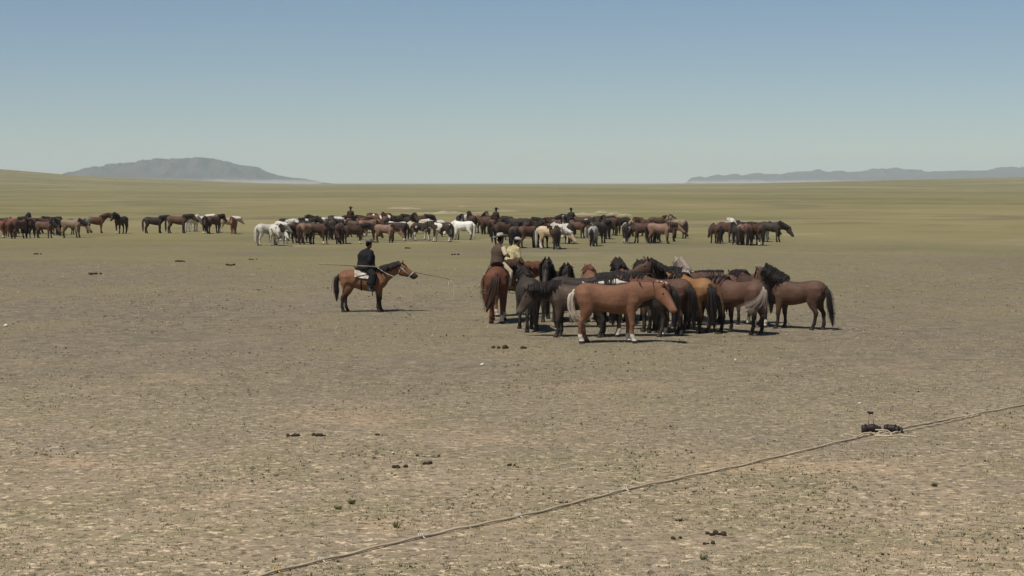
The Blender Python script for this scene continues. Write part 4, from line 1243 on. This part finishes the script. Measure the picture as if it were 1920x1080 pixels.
WEED = plain_mat('green_weed', (0.13, 0.155, 0.085), (0.17, 0.165, 0.09), 30)
WEED_D = plain_mat('olive_weed', (0.13, 0.125, 0.055), (0.09, 0.085, 0.045), 30)
for i, (px, py, w, hh, mt, lab) in enumerate([(1318, 1049, .07, .09, WEED, 'small green weed clump below the largest dung pile'), (660, 945, .08, .09, WEED_D, 'olive weed tuft above the rope, lower middle'), (1752, 912, .07, .08, WEED_D, 'olive weed tuft near the right edge below the rope'),
                                              (634, 955, .07, .07, WEED_D, 'wider olive weed tuft left of its taller neighbour above the rope'), (1275, 977, .08, .06, WEED_D, 'dark low weed tuft above the single dung ball'), (742, 990, .07, .12, WEED_D, 'tall thin weed just above the rope, left of its middle')]):
    R = random.Random(i + 5); m_ = MB(); w *= .85; hh *= .7
    for k in range(26):
        a = R.uniform(0, 6.28); r = R.uniform(.2, 1) * w; b0 = V(math.cos(a) * r * .4, math.sin(a) * r * .4, -.005); h_ = hh * R.uniform(.5, 1)
        t_ = V(math.cos(a) * r * 1.2, math.sin(a) * r * 1.2, h_)
        m_.limb([b0, (b0 + t_) / 2 + V(0, 0, h_ * .15), t_], [.006, .006, .001], 4)
    o_ = m_.build('weed', mt); o_.location = at(px, py, 0); tag(o_, lab, 'plant', 'weed clumps')

# grass: thin tufts and flattened straw over the near ground, one mass
def scatter(name, n, y0, y1, hgt, wid, col, seed, flat=False, power=1.0, thin=.12):
    r_ = np.random.default_rng(seed)
    # even in the picture rather than in area: more tufts near the camera
    q = r_.random(n)
    y = 1.0 / (1 / y0 + (1 / y1 - 1 / y0) * q ** power)
    x = (r_.random(n) - .5) * 2 * (y * .30 + 3)
    keep = fbm2(x / 1.7, y / 1.7, seed, 3) + .15 + .3 * r_.random(n) > thin
    x, y = x[keep], y[keep]; n = len(x)
    hh = hgt * (.4 + r_.random(n) ** 2 * 1.1); s = 1 + np.clip((y - 30) / 60, 0, 2.0)
    B = 4
    vs = np.zeros((n, B, 3, 3))
    for k in range(B):
        a = r_.random(n) * 6.283; w = wid * (.6 + .8 * r_.random(n)) * s
        dx, dy = np.cos(a), np.sin(a)
        lean = (.3 + 1.0 * r_.random(n)) * hh * s if not flat else hh * 4 * s
        bx, by = x + (r_.random(n) - .5) * hgt * 1.6 * s, y + (r_.random(n) - .5) * hgt * 1.6 * s
        vs[:, k, 0] = np.stack([bx - dy * w, by + dx * w, np.zeros(n) - .002], -1)
        vs[:, k, 1] = np.stack([bx + dy * w, by - dx * w, np.zeros(n) - .002], -1)
        vs[:, k, 2] = np.stack([bx + dx * lean, by + dy * lean, hh * s * (.18 if flat else 1)], -1)
    vv = vs.reshape(-1, 3)
    me = bpy.data.meshes.new(name)
    m = len(vv) // 3
    me.vertices.add(len(vv)); me.vertices.foreach_set('co', vv.ravel())
    me.loops.add(len(vv)); me.loops.foreach_set('vertex_index', np.arange(len(vv)))
    me.polygons.add(m); me.polygons.foreach_set('loop_start', np.arange(m) * 3)
    me.update(calc_edges=True)
    me.materials.append(col)
    o_ = link(bpy.data.objects.new(name, me)); o_['kind'] = 'stuff'
    return o_


def blade_mat(name, c1, c2, sc_):
    m, nt, b = new_mat(name, 0.9, 0.1)
    h = N(nt); pos = h.node('ShaderNodeNewGeometry').outputs['Position']
    h.put(b.inputs['Base Color'], h.mix(h.step(h.noise(pos, sc_, 3), 0.35, 0.65), c1, c2))
    return m


scatter('grass', 60000, 15, 90, .020, .007, blade_mat('grass_blades', (0.33, 0.29, 0.165), (0.42, 0.36, 0.22), 1.5), 11)
scatter('straw', 50000, 15, 80, .02, .010, blade_mat('straw_blades', (0.42, 0.35, 0.235), (0.34, 0.28, 0.18), 2.5), 12, True)
scatter('dry_weeds', 16000, 15, 70, .026, .010, blade_mat('weed_blades', (0.15, 0.14, 0.075), (0.10, 0.09, 0.055), 2.0), 13, thin=.46)
